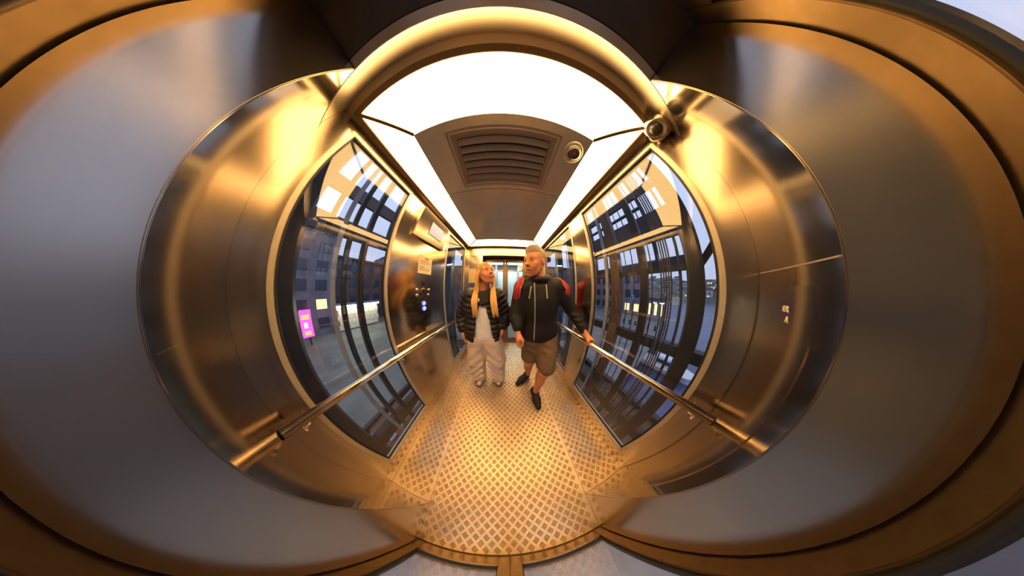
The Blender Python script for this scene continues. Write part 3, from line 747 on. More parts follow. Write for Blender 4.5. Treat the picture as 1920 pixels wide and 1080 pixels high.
class Vol:
    def __init__(s, lo, hi, h):
        s.h = h; s.lo = np.array(lo, float)
        s.n = [int(math.ceil((b - a) / h)) + 1 for a, b in zip(lo, hi)]
        s.ax = [s.lo[i] + h * np.arange(s.n[i]) for i in range(3)]
        s.F = np.full(s.n, 0.1, np.float32)
    def _sub(s, lo, hi):
        sl = []
        for i in range(3):
            a = max(0, int((lo[i] - s.lo[i]) / s.h) - 1); b = min(s.n[i], int((hi[i] - s.lo[i]) / s.h) + 3)
            if b <= a: return None, None
            sl.append(slice(a, b))
        P = np.stack(np.meshgrid(s.ax[0][sl[0]], s.ax[1][sl[1]], s.ax[2][sl[2]], indexing='ij'), -1).astype(np.float32)
        return tuple(sl), P
    def add(s, prim, k=0.02, op='u'):
        lo, hi, f = prim; m = k + .012
        sl, P = s._sub(np.array(lo) - m, np.array(hi) + m)
        if sl is None: return s
        d = f(P).astype(np.float32); F = s.F[sl]
        if op == 'u':
            if k > 0:
                h_ = np.clip(.5 + .5 * (F - d) / k, 0, 1); s.F[sl] = F + (d - F) * h_ - k * h_ * (1 - h_)
            else: s.F[sl] = np.minimum(F, d)
        else:
            d = -d; k = max(k, 1e-5)
            h_ = np.clip(.5 - .5 * (F - d) / k, 0, 1); s.F[sl] = F + (d - F) * h_ + k * h_ * (1 - h_)
        return s
    def sub(s, prim, k=0.01): return s.add(prim, k, 's')
    def mesh(s, name, mat, parent=None, smooth=1):
        F = s.F; S = F < 0; n = F.shape
        c = np.zeros([m - 1 for m in n], np.int8)
        for i in (0, 1):
            for j in (0, 1):
                for k in (0, 1): c += S[i:n[0] - 1 + i, j:n[1] - 1 + j, k:n[2] - 1 + k]
        act = (c > 0) & (c < 8); I = np.argwhere(act)
        idx = np.full(act.shape, -1, np.int64); idx[act] = np.arange(len(I))
        acc = np.zeros((len(I), 3)); cnt = np.zeros(len(I))
        offs = [(i, j, k) for i in (0, 1) for j in (0, 1) for k in (0, 1)]
        for a in offs:
            for ax in range(3):
                if a[ax]: continue
                b = list(a); b[ax] = 1
                fa = F[I[:, 0] + a[0], I[:, 1] + a[1], I[:, 2] + a[2]]; fb = F[I[:, 0] + b[0], I[:, 1] + b[1], I[:, 2] + b[2]]
                cr = (fa < 0) != (fb < 0)
                t = np.where(cr, fa / np.where(cr, fa - fb, 1), 0)
                p = np.tile(np.array(a, float), (len(I), 1)); p[:, ax] = t
                acc += p * cr[:, None]; cnt += cr
        V = s.lo + s.h * (I + acc / cnt[:, None])
        faces = []
        for ax in range(3):
            u, w = (ax + 1) % 3, (ax + 2) % 3
            sl0 = [slice(None)] * 3; sl1 = [slice(None)] * 3; sl0[ax] = slice(0, -1); sl1[ax] = slice(1, None)
            e = np.argwhere(S[tuple(sl0)] != S[tuple(sl1)])
            e = e[(e[:, u] > 0) & (e[:, w] > 0) & (e[:, u] < n[u] - 1) & (e[:, w] < n[w] - 1)]
            if not len(e): continue
            flip = S[tuple(e.T)]
            def at(du, dw):
                q_ = e.copy(); q_[:, u] += du; q_[:, w] += dw; return idx[tuple(q_.T)]
            Q = np.stack([at(-1, -1), at(0, -1), at(0, 0), at(-1, 0)], 1)
            Q[~flip] = Q[~flip][:, ::-1]
            faces.append(Q)
        Fq = np.concatenate(faces); Fq = Fq[(Fq >= 0).all(1)]
        for _ in range(smooth):
            A = np.zeros_like(V); C = np.zeros(len(V))
            for a, b in ((0, 1), (1, 2), (2, 3), (3, 0)):
                np.add.at(A, Fq[:, a], V[Fq[:, b]]); np.add.at(C, Fq[:, a], 1)
                np.add.at(A, Fq[:, b], V[Fq[:, a]]); np.add.at(C, Fq[:, b], 1)
            V = V * .5 + .5 * A / np.maximum(C, 1)[:, None]
        me = bpy.data.meshes.new(name); me.from_pydata(V.tolist(), [], Fq.tolist()); me.materials.append(mat)
        me.polygons.foreach_set('use_smooth', np.ones(len(Fq), bool))
        return put(bpy.data.objects.new(name, me), parent)

def cone(a, b, ra, rb, rip=0.0, nr=0, flat=None):
    """tapered capsule; rip/nr: quilting rings along it; flat: (unit axis, factor) squashes the section"""
    a, b = np.array(a, float), np.array(b, float); r = max(ra, rb) + rip
    ab = b - a; L2 = float(ab @ ab) + 1e-12
    def f(P):
        pa = P - a; t = np.clip(pa @ ab / L2, 0, 1)
        v = pa - t[..., None] * ab
        if flat is not None:
            n_ = np.array(flat[0], float); dn = v @ n_; v = v + (dn * (flat[1] - 1))[..., None] * n_
        d = np.sqrt((v * v).sum(-1)) - (ra + (rb - ra) * t)
        if rip: d = d - rip * (np.abs(np.sin(math.pi * t * nr)) - .5)
        return d
    return np.minimum(a, b) - r, np.maximum(a, b) + r, f

def ell(c, rad, R=None, rip=0.0, per=.05):
    c = np.array(c, float); rad = np.array(rad, float); m = rad.max() + rip
    ext = rad + rip if R is None else np.sqrt(((np.array(R) * rad) ** 2).sum(1)) + rip
    def f(P):
        p = P - c
        if R is not None: p = p @ np.array(R)
        k0 = np.sqrt(((p / rad) ** 2).sum(-1)); k1 = np.sqrt(((p / rad ** 2) ** 2).sum(-1)) + 1e-9
        d = k0 * (k0 - 1) / k1
        if rip: d = d - rip * (np.abs(np.sin(math.pi * P[..., 2] / per)) - .5)
        return d
    return c - ext, c + ext, f

def wedge_box(fn, lo, hi): return np.array(lo), np.array(hi), fn

class Frame:
    """a posed local frame: x = the person's right, y = the way the face looks, z = crown"""
    def __init__(s, c, fwd, up, size):
        s.c = Vector(c); y = Vector(fwd).normalized(); x = y.cross(Vector(up)).normalized(); z = x.cross(y)
        s.R = Matrix((x, y, z)).transposed(); s.Rn = np.array(s.R); s.s = size
    def p(s, *v): return tuple(s.c + s.R @ (Vector(v) * s.s))
    def cone(s, a, b, ra, rb, **k): return cone(s.p(*a), s.p(*b), ra * s.s, rb * s.s, **k)
    def ell(s, c, r): return ell(s.p(*c), np.array(r) * s.s, s.Rn)

def add_head(v, f, smile=1.0, fem=False):
    j = .92 if fem else 1.0
    v.add(f.ell((0, -.05, .15), (.295, .365, .345)), .02)
    v.add(f.ell((0, .10, -.08), (.25 * j, .25, .34)), .03)
    v.add(f.ell((0, .13, -.29), (.178 * j, .19, .16)), .03)
    v.add(f.ell((0, .24, -.42), (.085 * j, .075, .07)), .025)
    for s in (-1, 1):
        v.add(f.ell((s * .15 * j, .235, -.10), (.085, .075, .075)), .02)
        v.add(f.ell((s * .135 * j, .26, -.19), (.07, .06, .065)), .015)
        v.add(f.cone((s * .205, -.02, -.17), (s * .115 * j, .17, -.37), .048, .048), .02)
    v.add(f.cone((-.13, .285, .085), (.13, .285, .085), .055, .055), .025)
    for s in (-1, 1): v.sub(f.ell((s * .115, .385, .012), (.070, .070, .046)), .012)
    v.add(f.cone((0, .315, .05), (0, .415, -.105), .032, .042), .012)
    v.add(f.ell((0, .425, -.115), (.045, .045, .040)), .008)
    for s in (-1, 1): v.add(f.ell((s * .045, .375, -.125), (.034, .04, .030)), .008)
    # open laughing mouth
    v.add(f.ell((0, .31, -.25), (.13, .06, .085)), .02)
    v.sub(f.ell((0, .365, -.258), (.118, .085, .042 if not fem else .056)), .005)
    for s in (-1, 1): v.sub(f.ell((s * .112, .335, -.232), (.036, .06, .022)), .005)
    for s in (-1, 1):
        v.add(f.ell((s * .292, -.045, -.02), (.030, .085, .125)), .008)
        v.sub(f.ell((s * .322, -.030, .0), (.016, .045, .07)), .006)

def head_details(f, parent, lip, brow_mat, fem=False, eyeshift=0.0):
    """eyes, teeth, lips and eyebrows as parts of the person"""
    def small(name, prims, mat, h=.0022, k=.003):
        lo = np.min([p[0] for p in prims], 0) - .01; hi = np.max([p[1] for p in prims], 0) + .01
        v = Vol(lo, hi, h)
        for p in prims: v.add(p, k)
        return v.mesh(name, mat, parent, 1)
    for s in (-1, 1):
        e = small('eye', [f.ell((s * .115, .288, .010), (.058, .046, .034))], M['eyewhite'])
        small('iris', [f.ell((s * .115 + eyeshift, .324, .012), (.026, .013, .026))], M['irism'], .0015)
        small('eyelid', [f.cone((s * .060, .318, .036), (s * .118, .330, .044), .012, .013), f.cone((s * .118, .330, .044), (s * .175, .292, .030), .013, .011)], M['skin'], .002)
        small('eyebrow', [f.cone((s * .050, .342, .112), (s * .120, .338, .126), .018, .018), f.cone((s * .120, .338, .126), (s * .192, .288, .092), .017, .010)], brow_mat, .002)
    small('teeth', [f.ell((0, .335, -.238), (.108, .040, .026))], M['teeth'])
    small('mouth_lining', [f.ell((0, .285, -.265), (.11, .04, .055))], M['mouthin'])
    d = .048 if fem else .040
    small('lips', [f.cone((-.140, .318, -.226), (-.05, .372, -.210), .008, .012), f.cone((-.05, .372, -.210), (.05, .372, -.210), .012, .012), f.cone((.05, .372, -.210), (.140, .318, -.226), .012, .008),
                   f.cone((-.140, .318, -.226), (-.065, .352, -.268 - d), .008, .013), f.cone((-.065, .352, -.268 - d), (.065, .352, -.268 - d), .014, .014), f.cone((.065, .352, -.268 - d), (.140, .318, -.226), .013, .008)], lip, .002)

M['skin'] = plain('warm_skin', (0.68, 0.27, 0.125), rough=0.48, var=0.08, scale=30)
M['eyewhite'] = plain('eye_white', (.75, .70, .66), rough=.2, var=0)
M['irism'] = plain('dark_iris', (.03, .025, .03), rough=.15, var=0)
M['teeth'] = plain('white_teeth', (.85, .80, .72), rough=.3, var=0)
M['mouthin'] = plain('mouth_inside', (.16, .03, .025), rough=.5, var=0)
M['lipm'] = plain('lip_man', (.50, .19, .14), rough=.45, var=0)
M['lipw'] = plain('lip_woman', (.55, .14, .12), rough=.4, var=0)
M['hairm'] = plain('short_grey_blond_hair', (.56, .43, .27), rough=.6, var=.22, scale=330, bump=.8, bscale=260)
M['hairw'] = plain('long_blonde_hair', (.80, .47, .13), rough=.42, var=.22, scale=40, stretch=(9, 9, .6))
M['hairroot'] = plain('darker_blonde_roots', (.52, .30, .09), rough=.5, var=.2, scale=120)
M['softshell'] = plain('charcoal_softshell', (.012, .0105, .0095), rough=.6, spec=.35, var=.2, scale=20, bump=.9, bscale=11)
M['zip'] = plain('silver_zip', (.62, .56, .48), rough=.35, metal=.6, var=.1)
M['zipy'] = plain('yellow_grey_zip', (.50, .42, .22), rough=.45, var=.1)
M['puffer'] = plain('black_quilted_nylon', (.014, .011, .012), rough=.42, spec=.4, var=.2, scale=40, bump=.2, bscale=40)
M['shirt'] = plain('white_cotton', (.93, .88, .84), rough=.8, var=.05, scale=20, bump=.3, bscale=25)
M['scarf'] = plain('black_scarf', (.018, .016, .018), rough=.8, var=.2, scale=60, bump=.5, bscale=60)
M['chino'] = plain('beige_cotton_trousers', (.76, .60, .45), rough=.8, var=.08, scale=15, bump=.35, bscale=18)
M['short'] = plain('brown_cotton_shorts', (.17, .105, .055), rough=.8, var=.12, scale=15, bump=.3, bscale=22)
M['shoeb'] = plain('black_knit_shoe', (.012, .011, .012), rough=.7, var=.2, scale=80)
M['shoew'] = plain('white_leather_shoe', (.72, .66, .58), rough=.5, var=.08)
M['sole'] = plain('dark_sole', (.06, .04, .03), rough=.7)
M['redbag'] = plain('red_backpack_fabric', (.50, .012, .012), rough=.6, var=.12, scale=50)
M['piping'] = plain('beige_piping', (.52, .40, .26), rough=.6)

# ---------------------------------------------------------------- the man
man = tag(empty('person', (.33, .72, 0)), 'person in black jacket and brown shorts, laughing sideways, one hand on the handrail', 'person')
hf = Frame((.252, .655, 1.566), (-.80, -.58, -.10), (.05, -.05, 1), .278)
SR, EL_R, WR = (.150, .715, 1.335), (.085, .700, 1.10), (.088, .615, .985)
SL, EL_L, WL = (.505, .715, 1.345), (.655, .665, 1.115), (.706, .520, .925)
HR, KR, AR = (.265, .755, .84), (.245, .735, .50), (.285, .845, .115)
HL, KL, AL = (.430, .735, .84), (.362, .575, .50), (.325, .595, .110)
v = Vol((-.02, .36, -.01), (.84, .98, 1.76), .0055)
add_head(v, hf)
v.add(cone(hf.p(0, -.13, -.20), (.300, .715, 1.40), .056, .060), .018)
v.add(cone((.30, .715, 1.40), (.33, .73, 1.26), .06, .10), .04)
v.add(ell((.33, .725, 1.20), (.17, .11, .20)), .05)
v.add(ell((.34, .745, .92), (.155, .105, .15)), .06)
for S_, E_, W_ in ((SR, EL_R, WR), (SL, EL_L, WL)):
    v.add(cone(S_, E_, .052, .042), .04); v.add(cone(E_, W_, .040, .027), .02)
for H_, K_, A_ in ((HR, KR, AR), (HL, KL, AL)):
    v.add(cone(H_, K_, .085, .058), .05); v.add(cone(K_, A_, .052, .036), .03)
    mid = np.array(K_) * .66 + np.array(A_) * .34
    v.add(ell(mid + np.array((0, .022, 0)), (.052, .055, .115)), .03)
    v.add(ell(np.array(K_) + np.array((0, -.022, -.01)), (.046, .038, .055)), .025)
# hand on the rail
v.add(cone(WL, (.715, .485, .893), .026, .030, flat=((0, 0, 1), 1.25)), .015)
v.add(cone((.715, .512, .893), (.720, .455, .886), .026, .024, flat=((0, 0, 1), 1.4)), .012)
for i, (yy, L) in enumerate(((.440, 1.0), (.461, 1.08), (.482, 1.04), (.502, .9))):
    a = (.728, yy + .008, .888); b = (.752, yy, .872); c = (.757, yy - .002, .842 - .004 * L); d = (.745, yy - .002, .818)
    v.add(cone(a, b, .0115, .0105), .006); v.add(cone(b, c, .0105, .0095), .004); v.add(cone(c, d, .0095, .0085), .004)
v.add(cone((.702, .490, .893), (.688, .452, .872), .0145, .012), .008); v.add(cone((.688, .452, .872), (.689, .425, .845), .0115, .0095), .004)
# hanging hand, loosely closed
v.add(cone(WR, (.092, .600, .945), .026, .031, flat=((1, 0, 0), 1.3)), .015)
v.add(cone((.090, .618, .925), (.092, .572, .920), .026, .025, flat=((1, 0, 0), 1.25)), .012)
for i, yy in enumerate((.562, .583, .604, .624)):
    dz = (.0, -.006, -.002, .006)[i]
    a = (.088, yy, .912); b = (.086, yy - .002, .872 + dz); c = (.108, yy - .004, .852 + dz); d = (.126, yy - .004, .872 + dz)
    v.add(cone(a, b, .0115, .0108), .006); v.add(cone(b, c, .0105, .0098), .004); v.add(cone(c, d, .0095, .0088), .004)
v.add(cone((.104, .578, .948), (.124, .553, .915), .0145, .0120), .008); v.add(cone((.124, .553, .915), (.121, .548, .878), .0115, .0095), .004)
v.mesh('body', M['skin'], man, 1)
head_details(hf, man, M['lipm'], M['hairm'])
# hair
hv = Vol(np.array(hf.c) - .19, np.array(hf.c) + .20, .004)
hv.add(hf.ell((0, -.07, .175), (.312, .372, .350)), .01)
hv.add(hf.ell((0, .15, .40), (.20, .16, .11)), .04)
def face_cut(P):          # removes everything in front of and below the hairline
    q_ = (P - np.array(hf.c)) @ hf.Rn / hf.s
    line = .245 - .55 * (.27 - q_[..., 1]) * (q_[..., 1] < .27)          # hairline height over depth
    line = np.where(q_[..., 1] > .10, .25 + 0 * line, np.where(q_[..., 1] > -.02, -.02, np.where(q_[..., 1] > -.12, .10, -.16)))
    return (q_[..., 2] - line) * hf.s
hv.sub((np.array(hf.c) - .3, np.array(hf.c) + .3, face_cut), .006)
hv.mesh('hair', M['hairm'], man, 1)

# jacket
jv = Vol((-.02, .50, .74), (.86, .98, 1.56), .006)
jv.add(ell((.325, .730, 1.20), (.200, .135, .215)), .02)
jv.add(cone((.18, .715, 1.335), (.475, .715, 1.345), .078, .078), .06)
jv.add(cone((.20, .720, 1.36), (.29, .715, 1.41), .05, .06), .05); jv.add(cone((.45, .720, 1.37), (.34, .715, 1.41), .05, .06), .05)
jv.add(cone((.325, .740, 1.10), (.330, .745, .91), .185, .195, flat=((0, 1, 0), 1.42)), .05)
jv.add(cone((.255, .730, .90), (.415, .730, .89), .115, .115), .05)
for S_, E_, W_ in ((SR, EL_R, WR), (SL, EL_L, WL)):
    jv.add(cone(S_, E_, .082, .062), .05)
    W2 = np.array(E_) * .10 + np.array(W_) * .90
    jv.add(cone(E_, W2, .060, .042), .03)
    for t, r in ((.25, .062), (.5, .057), (.75, .050)):
        c = np.array(E_) * (1 - t) + np.array(W2) * t; jv.add(ell(c, (r, r, .022)), .02)
# stand collar and hood roll
for k in range(12):
    a0_, a1_ = k / 12 * 2 * math.pi, (k + 1) / 12 * 2 * math.pi
    g_ = lambda a: (.292 + .084 * math.cos(a), .710 + .084 * math.sin(a), 1.420 + .012 * math.sin(a))
    jv.add(cone(g_(a0_), g_(a1_), .024, .024), .02)
for k in range(10):
    a0_, a1_ = -.25 + k / 10 * (math.pi + .5), -.25 + (k + 1) / 10 * (math.pi + .5)
    g_ = lambda a: (.315 + .125 * math.cos(a), .755 + .105 * math.sin(a), 1.435 + .012 * math.sin(a))
    jv.add(cone(g_(a0_), g_(a1_), .036, .036), .02)
jv.sub(cone((.294, .712, 1.425), (.285, .700, 1.60), .064, .085), .010)
jv.sub((np.array((-.1, .4, .70)), np.array((.9, 1.0, .83)), lambda P: P[..., 2] - (.812 + .02 * np.sin(P[..., 0] * 9)) + 0 * P[..., 0]), .006)
jk = jv.mesh('jacket', M['softshell'], man, 1)
# shorts
sv = Vol((.08, .42, .42), (.64, .98, .92), .006)
sv.add(cone((.27, .75, .83), (.415, .745, .83), .118, .118), .04)
kr = np.array(HR) * .12 + np.array(KR) * .88; kl = np.array(HL) * .12 + np.array(KL) * .88
sv.add(cone(HR, kr + np.array((-.004, 0, 0)), .108, .090), .04)
sv.add(cone(HL, kl + np.array((.010, 0, 0)), .112, .098), .035)
for H_, K_ in ((HR, kr), (HL, kl)):
    for t0, t1 in ((.12, .36), (.35, .62)):
        c0 = np.array(H_) * (1 - t0) + np.array(K_) * t0; c1 = np.array(H_) * (1 - t1) + np.array(K_) * t1
        sv.add(cone(c0 + np.array((-.05, -.092, 0)), c1 + np.array((.06, -.088, 0)), .014, .010), .03)
def hem_cut(P):
    zr = .548 - .045 / (1 + np.exp(-(P[..., 0] - .315) * 90))
    return P[..., 2] - zr
sv.sub((np.array((0, .3, .40)), np.array((.7, 1, .56)), hem_cut), .004)
sv.sub(cone(kr, np.array(kr) + np.array((0, -.01, -.2)), .075, .09), .004); sv.sub(cone(kl, np.array(kl) + np.array((-.01, .0, -.2)), .082, .10), .004)
sv.mesh('shorts', M['short'], man, 1)
def shoe(heel, toe, ht, ankle, mat, parent, wid=.042, solem=None):
    heel, toe = np.array(heel + (0,), float), np.array(toe + (0,), float); d = toe - heel; L = np.linalg.norm(d); u = d / L
    v = Vol(np.minimum(heel, toe) - np.array((.08, .08, .01)), np.maximum(heel, toe) + np.array((.08, .08, .17)), .0045)
    pt = lambda t, z: heel + d * t + np.array((0, 0, z))
    v.add(cone(pt(.14, .040), pt(.55, .036), .036, .043), .02); v.add(cone(pt(.55, .036), pt(.86, .030), .044, .030), .02)
    v.add(cone(pt(.16, .05), np.array(ankle) + np.array((0, 0, -.01)), .040, ht), .03)
    v.add(cone(pt(.62, .04), np.array(ankle) * .5 + pt(.3, .05) * .5, .034, .036), .03)
    v.sub((np.array((-9, -9, -.1)), np.array((9, 9, .004)), lambda P: P[..., 2] - .002), .001)
    v.sub(cone(np.array(ankle) + np.array((0, 0, .004)), np.array(ankle) + np.array((0, 0, .2)), ht + .004, ht + .02), .004)
    o = v.mesh('shoe', mat, parent, 1)
    if solem:
        v = Vol(np.minimum(heel, toe) - np.array((.08, .08, .01)), np.maximum(heel, toe) + np.array((.08, .08, .05)), .0045)
        v.add(cone(pt(.14, .010), pt(.55, .010), .040, .046), .01); v.add(cone(pt(.55, .010), pt(.88, .010), .046, .034), .01)
        v.sub((np.array((-9, -9, .018)), np.array((9, 9, .3)), lambda P: .018 - P[..., 2]), .001)
        v.sub((np.array((-9, -9, -.1)), np.array((9, 9, .002)), lambda P: P[..., 2] - .001), .001)
        s_ = v.mesh('sole', solem, parent, 0)
    return o
shoe((.318, .668), (.322, .400), .044, (.323, .605, .118), M['shoeb'], man)
shoe((.312, .893), (.098, .748), .042, (.284, .850, .122), M['shoeb'], man)

from mathutils.bvhtree import BVHTree
def bvh_of(o):
    off = Vector((0, 0, 0)); p = o
    while p: off += Vector(p.location); p = p.parent
    return BVHTree.FromPolygons([tuple(v.co + off) for v in o.data.vertices], [tuple(p.vertices) for p in o.data.polygons])
def on_surface(bvh, pts, lift=.002, n=14):
    """a line drawn on a garment: points between the given sight lines, laid on the cloth"""
    out = []
    for (x0, y0), (x1, y1) in zip(pts, pts[1:]):
        for k in range(n):
            t = k / (n - 1); d = px_dir(x0 + (x1 - x0) * t, y0 + (y1 - y0) * t)
            h_, nn, _, _ = bvh.ray_cast(Vector((0, 0, EYE)), d)
            if h_ is not None: out.append(h_ + nn * lift)
    return [p for i, p in enumerate(out) if i == 0 or (p - out[i - 1]).length > 1e-4]
jb = bvh_of(jk)
zp = on_surface(jb, [(1002, 530), (1003, 560), (1003, 600), (1001, 638)], .001)
if len(zp) > 2: tube('zip', zp, .0052, M['zip'], man, 8)
for a_, b_ in (((996, 537), (992, 560)), ((1024, 534), (1026, 560))):
    zp = on_surface(jb, [a_, b_], .001)
    if len(zp) > 2: tube('pocket_zip', zp, .0062, M['zipy'], man, 8)

# backpack
bag = tag(empty('backpack', (.34, .93, 1.0)), 'red and black backpack worn on the back of the man in shorts', 'backpack')
bv = Vol((.10, .84, .93), (.58, 1.12, 1.48), .007)
bv.add(ell((.335,   .985, 1.20), (.165, .085, .23)), .02); bv.add(cone((.24, .98, 1.04), (.43, .98, 1.04), .08, .08), .04); bv.add(cone((.25, .975, 1.33), (.42, .975, 1.33), .07, .07), .05)
bv.mesh('bag_body', M['redbag'], bag, 1)
def ribbon(name, pts, w, th, mat, parent, ref):
    v = Vol(np.min(pts, 0) - .06, np.max(pts, 0) + .06, .0045)
    fine = []
    for i in range(len(pts) - 1):
        pa, pb, pc, pd = pts[max(i - 1, 0)], pts[i], pts[i + 1], pts[min(i + 2, len(pts) - 1)]
        for k in range(4):
            t = k / 4; fine.append(.5 * ((2 * pb) + (pc - pa) * t + (2 * pa - 5 * pb + 4 * pc - pd) * t * t + (3 * pb - pa - 3 * pc + pd) * t ** 3))
    fine.append(pts[-1])
    for a, b in zip(fine, fine[1:]):
        n_ = np.cross(np.array(b) - np.array(a), ref); n_ /= np.linalg.norm(n_) + 1e-9
        v.add(cone(a, b, w, w, flat=(n_, w / th)), .006)
    return v.mesh(name, mat, parent, 3)
for sx, xs in ((-1, (.185, .135, .085, .075, .115)), (1, (.455, .515, .570, .585, .550))):
    pts = [np.array(p) for p in ((xs[0] - sx * .045, .945, 1.375), (xs[1] - sx * .012, .740, 1.432), (xs[1] + sx * .012, .655, 1.395), (xs[2] - sx * .004, .622, 1.325), (xs[3] - sx * .008, .640, 1.245), (xs[4], .86, 1.10))]
    ribbon('shoulder_strap', pts[:5], .024, .011, M['redbag'], bag, np.array((1.0, 0, 0)))
    tube('strap_piping', [tuple(p + np.array((-sx * .024, -.006, .006))) for p in pts[1:5]], .005, M['piping'], bag, 8)

# ---------------------------------------------------------------- the woman
wom = tag(empty('person', (-.27, .87, 0)), 'person with long blonde hair in black quilted jacket and beige trousers, laughing upwards', 'person')
wf_ = Frame((-.218, .800, 1.482), (.56, -.74, .26), (-.22, .10, 1), .258)
SR, EL_R, WR = (-.425, .875, 1.255), (-.555, .905, .99), (-.508, .812, .850)
SL, EL_L, WL = (-.115, .875, 1.255), (-.010, .905, .995), (-.040, .815, .900)
v = Vol((-.70, .66, 0.02), (.14, 1.04, 1.66), .0055)
add_head(v, wf_, fem=True)
v.add(cone(wf_.p(0, -.13, -.22), (-.258, .862, 1.32), .043, .048), .018)
v.add(cone((-.262, .855, 1.32), (-.27, .87, 1.20), .06, .09), .05)
v.add(ell((-.27, .870, 1.12), (.145, .10, .18)), .05); v.add(ell((-.275, .88, .84), (.155, .11, .14)), .06)
for S_, E_, W_ in ((SR, EL_R, WR), (SL, EL_L, WL)):
    v.add(cone(S_, E_, .045, .036), .04); v.add(cone(E_, W_, .034, .024), .02)
for sx, W_ in ((1, WR), (-1, WL)):         # hands slipped into the jacket pockets
    W_ = np.array(W_); P0 = W_ + np.array((sx * .018, -.012, -.055))
    v.add(cone(W_, P0, .024, .030, flat=((1, 0, 0), 1.35)), .015)
    for i in range(4):
        b0 = P0 + np.array((sx * .004, -.026 + .0175 * i, -.012)); b1 = b0 + np.array((sx * .012, -.002, -.038 - .006 * (i in (1, 2)))); b2 = b1 + np.array((sx * .010, 0, -.022))
        v.add(cone(b0, b1, .0095, .0085), .005); v.add(cone(b1, b2, .0085, .0075), .004)
    t0 = W_ + np.array((sx * .016, -.030, -.030)); v.add(cone(W_ + np.array((sx * .006, -.012, -.015)), t0, .013, .011), .006); v.add(cone(t0, t0 + np.array((sx * .010, -.006, -.034)), .0105, .0085), .004)
for x0, x1 in ((-.345, -.385), (-.200, -.155)):
    v.add(cone((x0, .88, .80), (x1, .875, .44), .085, .055), .05); v.add(cone((x1, .875, .44), (x1, .900, .09), .050, .034), .03)
v.mesh('body', M['skin'], wom, 1)
head_details(wf_, wom, M['lipw'], M['hairroot'], True)
# shirt
v = Vol((-.50, .72, .72), (-.05, 1.0, 1.30), .006)
v.add(ell((-.268, .868, 1.08), (.165, .118, .20)), .02); v.add(cone((-.262, .870, 1.0), (-.258, .868, .82), .150, .150, flat=((0, 1, 0), 1.2)), .05)
v.sub((np.array((-1, 0, .70)), np.array((1, 2, .79)), lambda P: P[..., 2] - (.775 + .012 * np.sin(P[..., 0] * 28))), .004)
v.mesh('shirt', M['shirt'], wom, 1)
# trousers
v = Vol((-.62, .68, .02), (.08, 1.06, .86), .007)
v.add(cone((-.36, .878, .76), (-.19, .878, .76), .125, .125), .04)
for x0, x1, x2 in ((-.365, -.405, -.410), (-.180, -.140, -.140)):
    v.add(cone((x0, .878, .70), (x1, .870, .42), .125, .118), .03); v.add(cone((x1, .870, .42), (x2, .862, .075), .117, .096), .03)
    sx = -1 if x0 < -.27 else 1
    for za, zb, ya in ((.66, .50, .778), (.52, .40, .770), (.40, .26, .772), (.30, .15, .770), (.20, .10, .772)):      # slanting drape folds
        v.add(cone((x1 - sx * .085, ya, za), (x1 + sx * .06, ya - .008, zb), .014, .010), .035)
v.sub((np.array((-1, 0, -.1)), np.array((1, 2, .06)), lambda P: P[..., 2] - (.052 + .25 * np.clip(P[..., 1] - .86, 0, 1) * 0 - .0 + .05 * np.clip(.86 - P[..., 1], 0, .1))), .004)
v.sub((np.array((-1, 0, .82)), np.array((1, 2, 1.0)), lambda P: .815 - P[..., 2]), .006)
tr = v.mesh('trousers', M['chino'], wom, 1)
tb = bvh_of(tr)
shoe((-.392, .975), (-.396, .730), .036, (-.390, .912, .10), M['shoew'], wom, solem=M['sole'])
shoe((-.150, .980), (-.126, .750), .036, (-.152, .915, .10), M['shoew'], wom, solem=M['sole'])
# quilted jacket
v = Vol((-.72, .66, .58), (.16, 1.08, 1.36), .006)
v.add(ell((-.27, .872, 1.10), (.212, .150, .215), rip=.016, per=.056), .02)
v.add(cone((-.40, .875, 1.25), (-.14, .875, 1.25), .078, .078), .05)
v.add(ell((-.275, .878, .86), (.238, .158, .25), rip=.016, per=.056), .03)
for S_, E_, W_ in ((SR, EL_R, WR), (SL, EL_L, WL)):
    v.add(cone(S_, E_, .088, .074, rip=.014, nr=5), .04)
    W2 = np.array(E_) * .12 + np.array(W_) * .88
    v.add(cone(E_, W2, .073, .056, rip=.012, nr=3), .025)
for k in range(12):
    a0_, a1_ = k / 12 * 2 * math.pi, (k + 1) / 12 * 2 * math.pi
    g_ = lambda a: (-.262 + .088 * math.cos(a), .865 + .082 * math.sin(a), 1.300 + .02 * math.sin(a))
    v.add(cone(g_(a0_), g_(a1_), .026, .026), .02)
v.sub(cone((-.262, .862, 1.22), (-.258, .850, 1.5), .062, .078), .012)
def opening(P):
    z = P[..., 2]; t = np.clip((1.24 - z) / .47, 0, 1.6)
    xl = -.262 - .095 * t; xr = -.222 + .082 * t
    return np.maximum(np.maximum(xl - P[..., 0], P[..., 0] - xr), P[..., 1] - .86)
v.sub((np.array((-.5, .60, .5)), np.array((.1, .88, 1.30)), opening), .012)
v.sub((np.array((-.9, .5, .50)), np.array((.3, 1.2, .72)), lambda P: P[..., 2] - np.where(P[..., 0] < -.26, .655, .675)), .008)
v.sub(cone((-.27, .875, .88), (-.275, .878, .50), .150, .185, flat=((0, 1, 0), 1.35)), .012)
jw = v.mesh('quilted_jacket', M['puffer'], wom, 1)
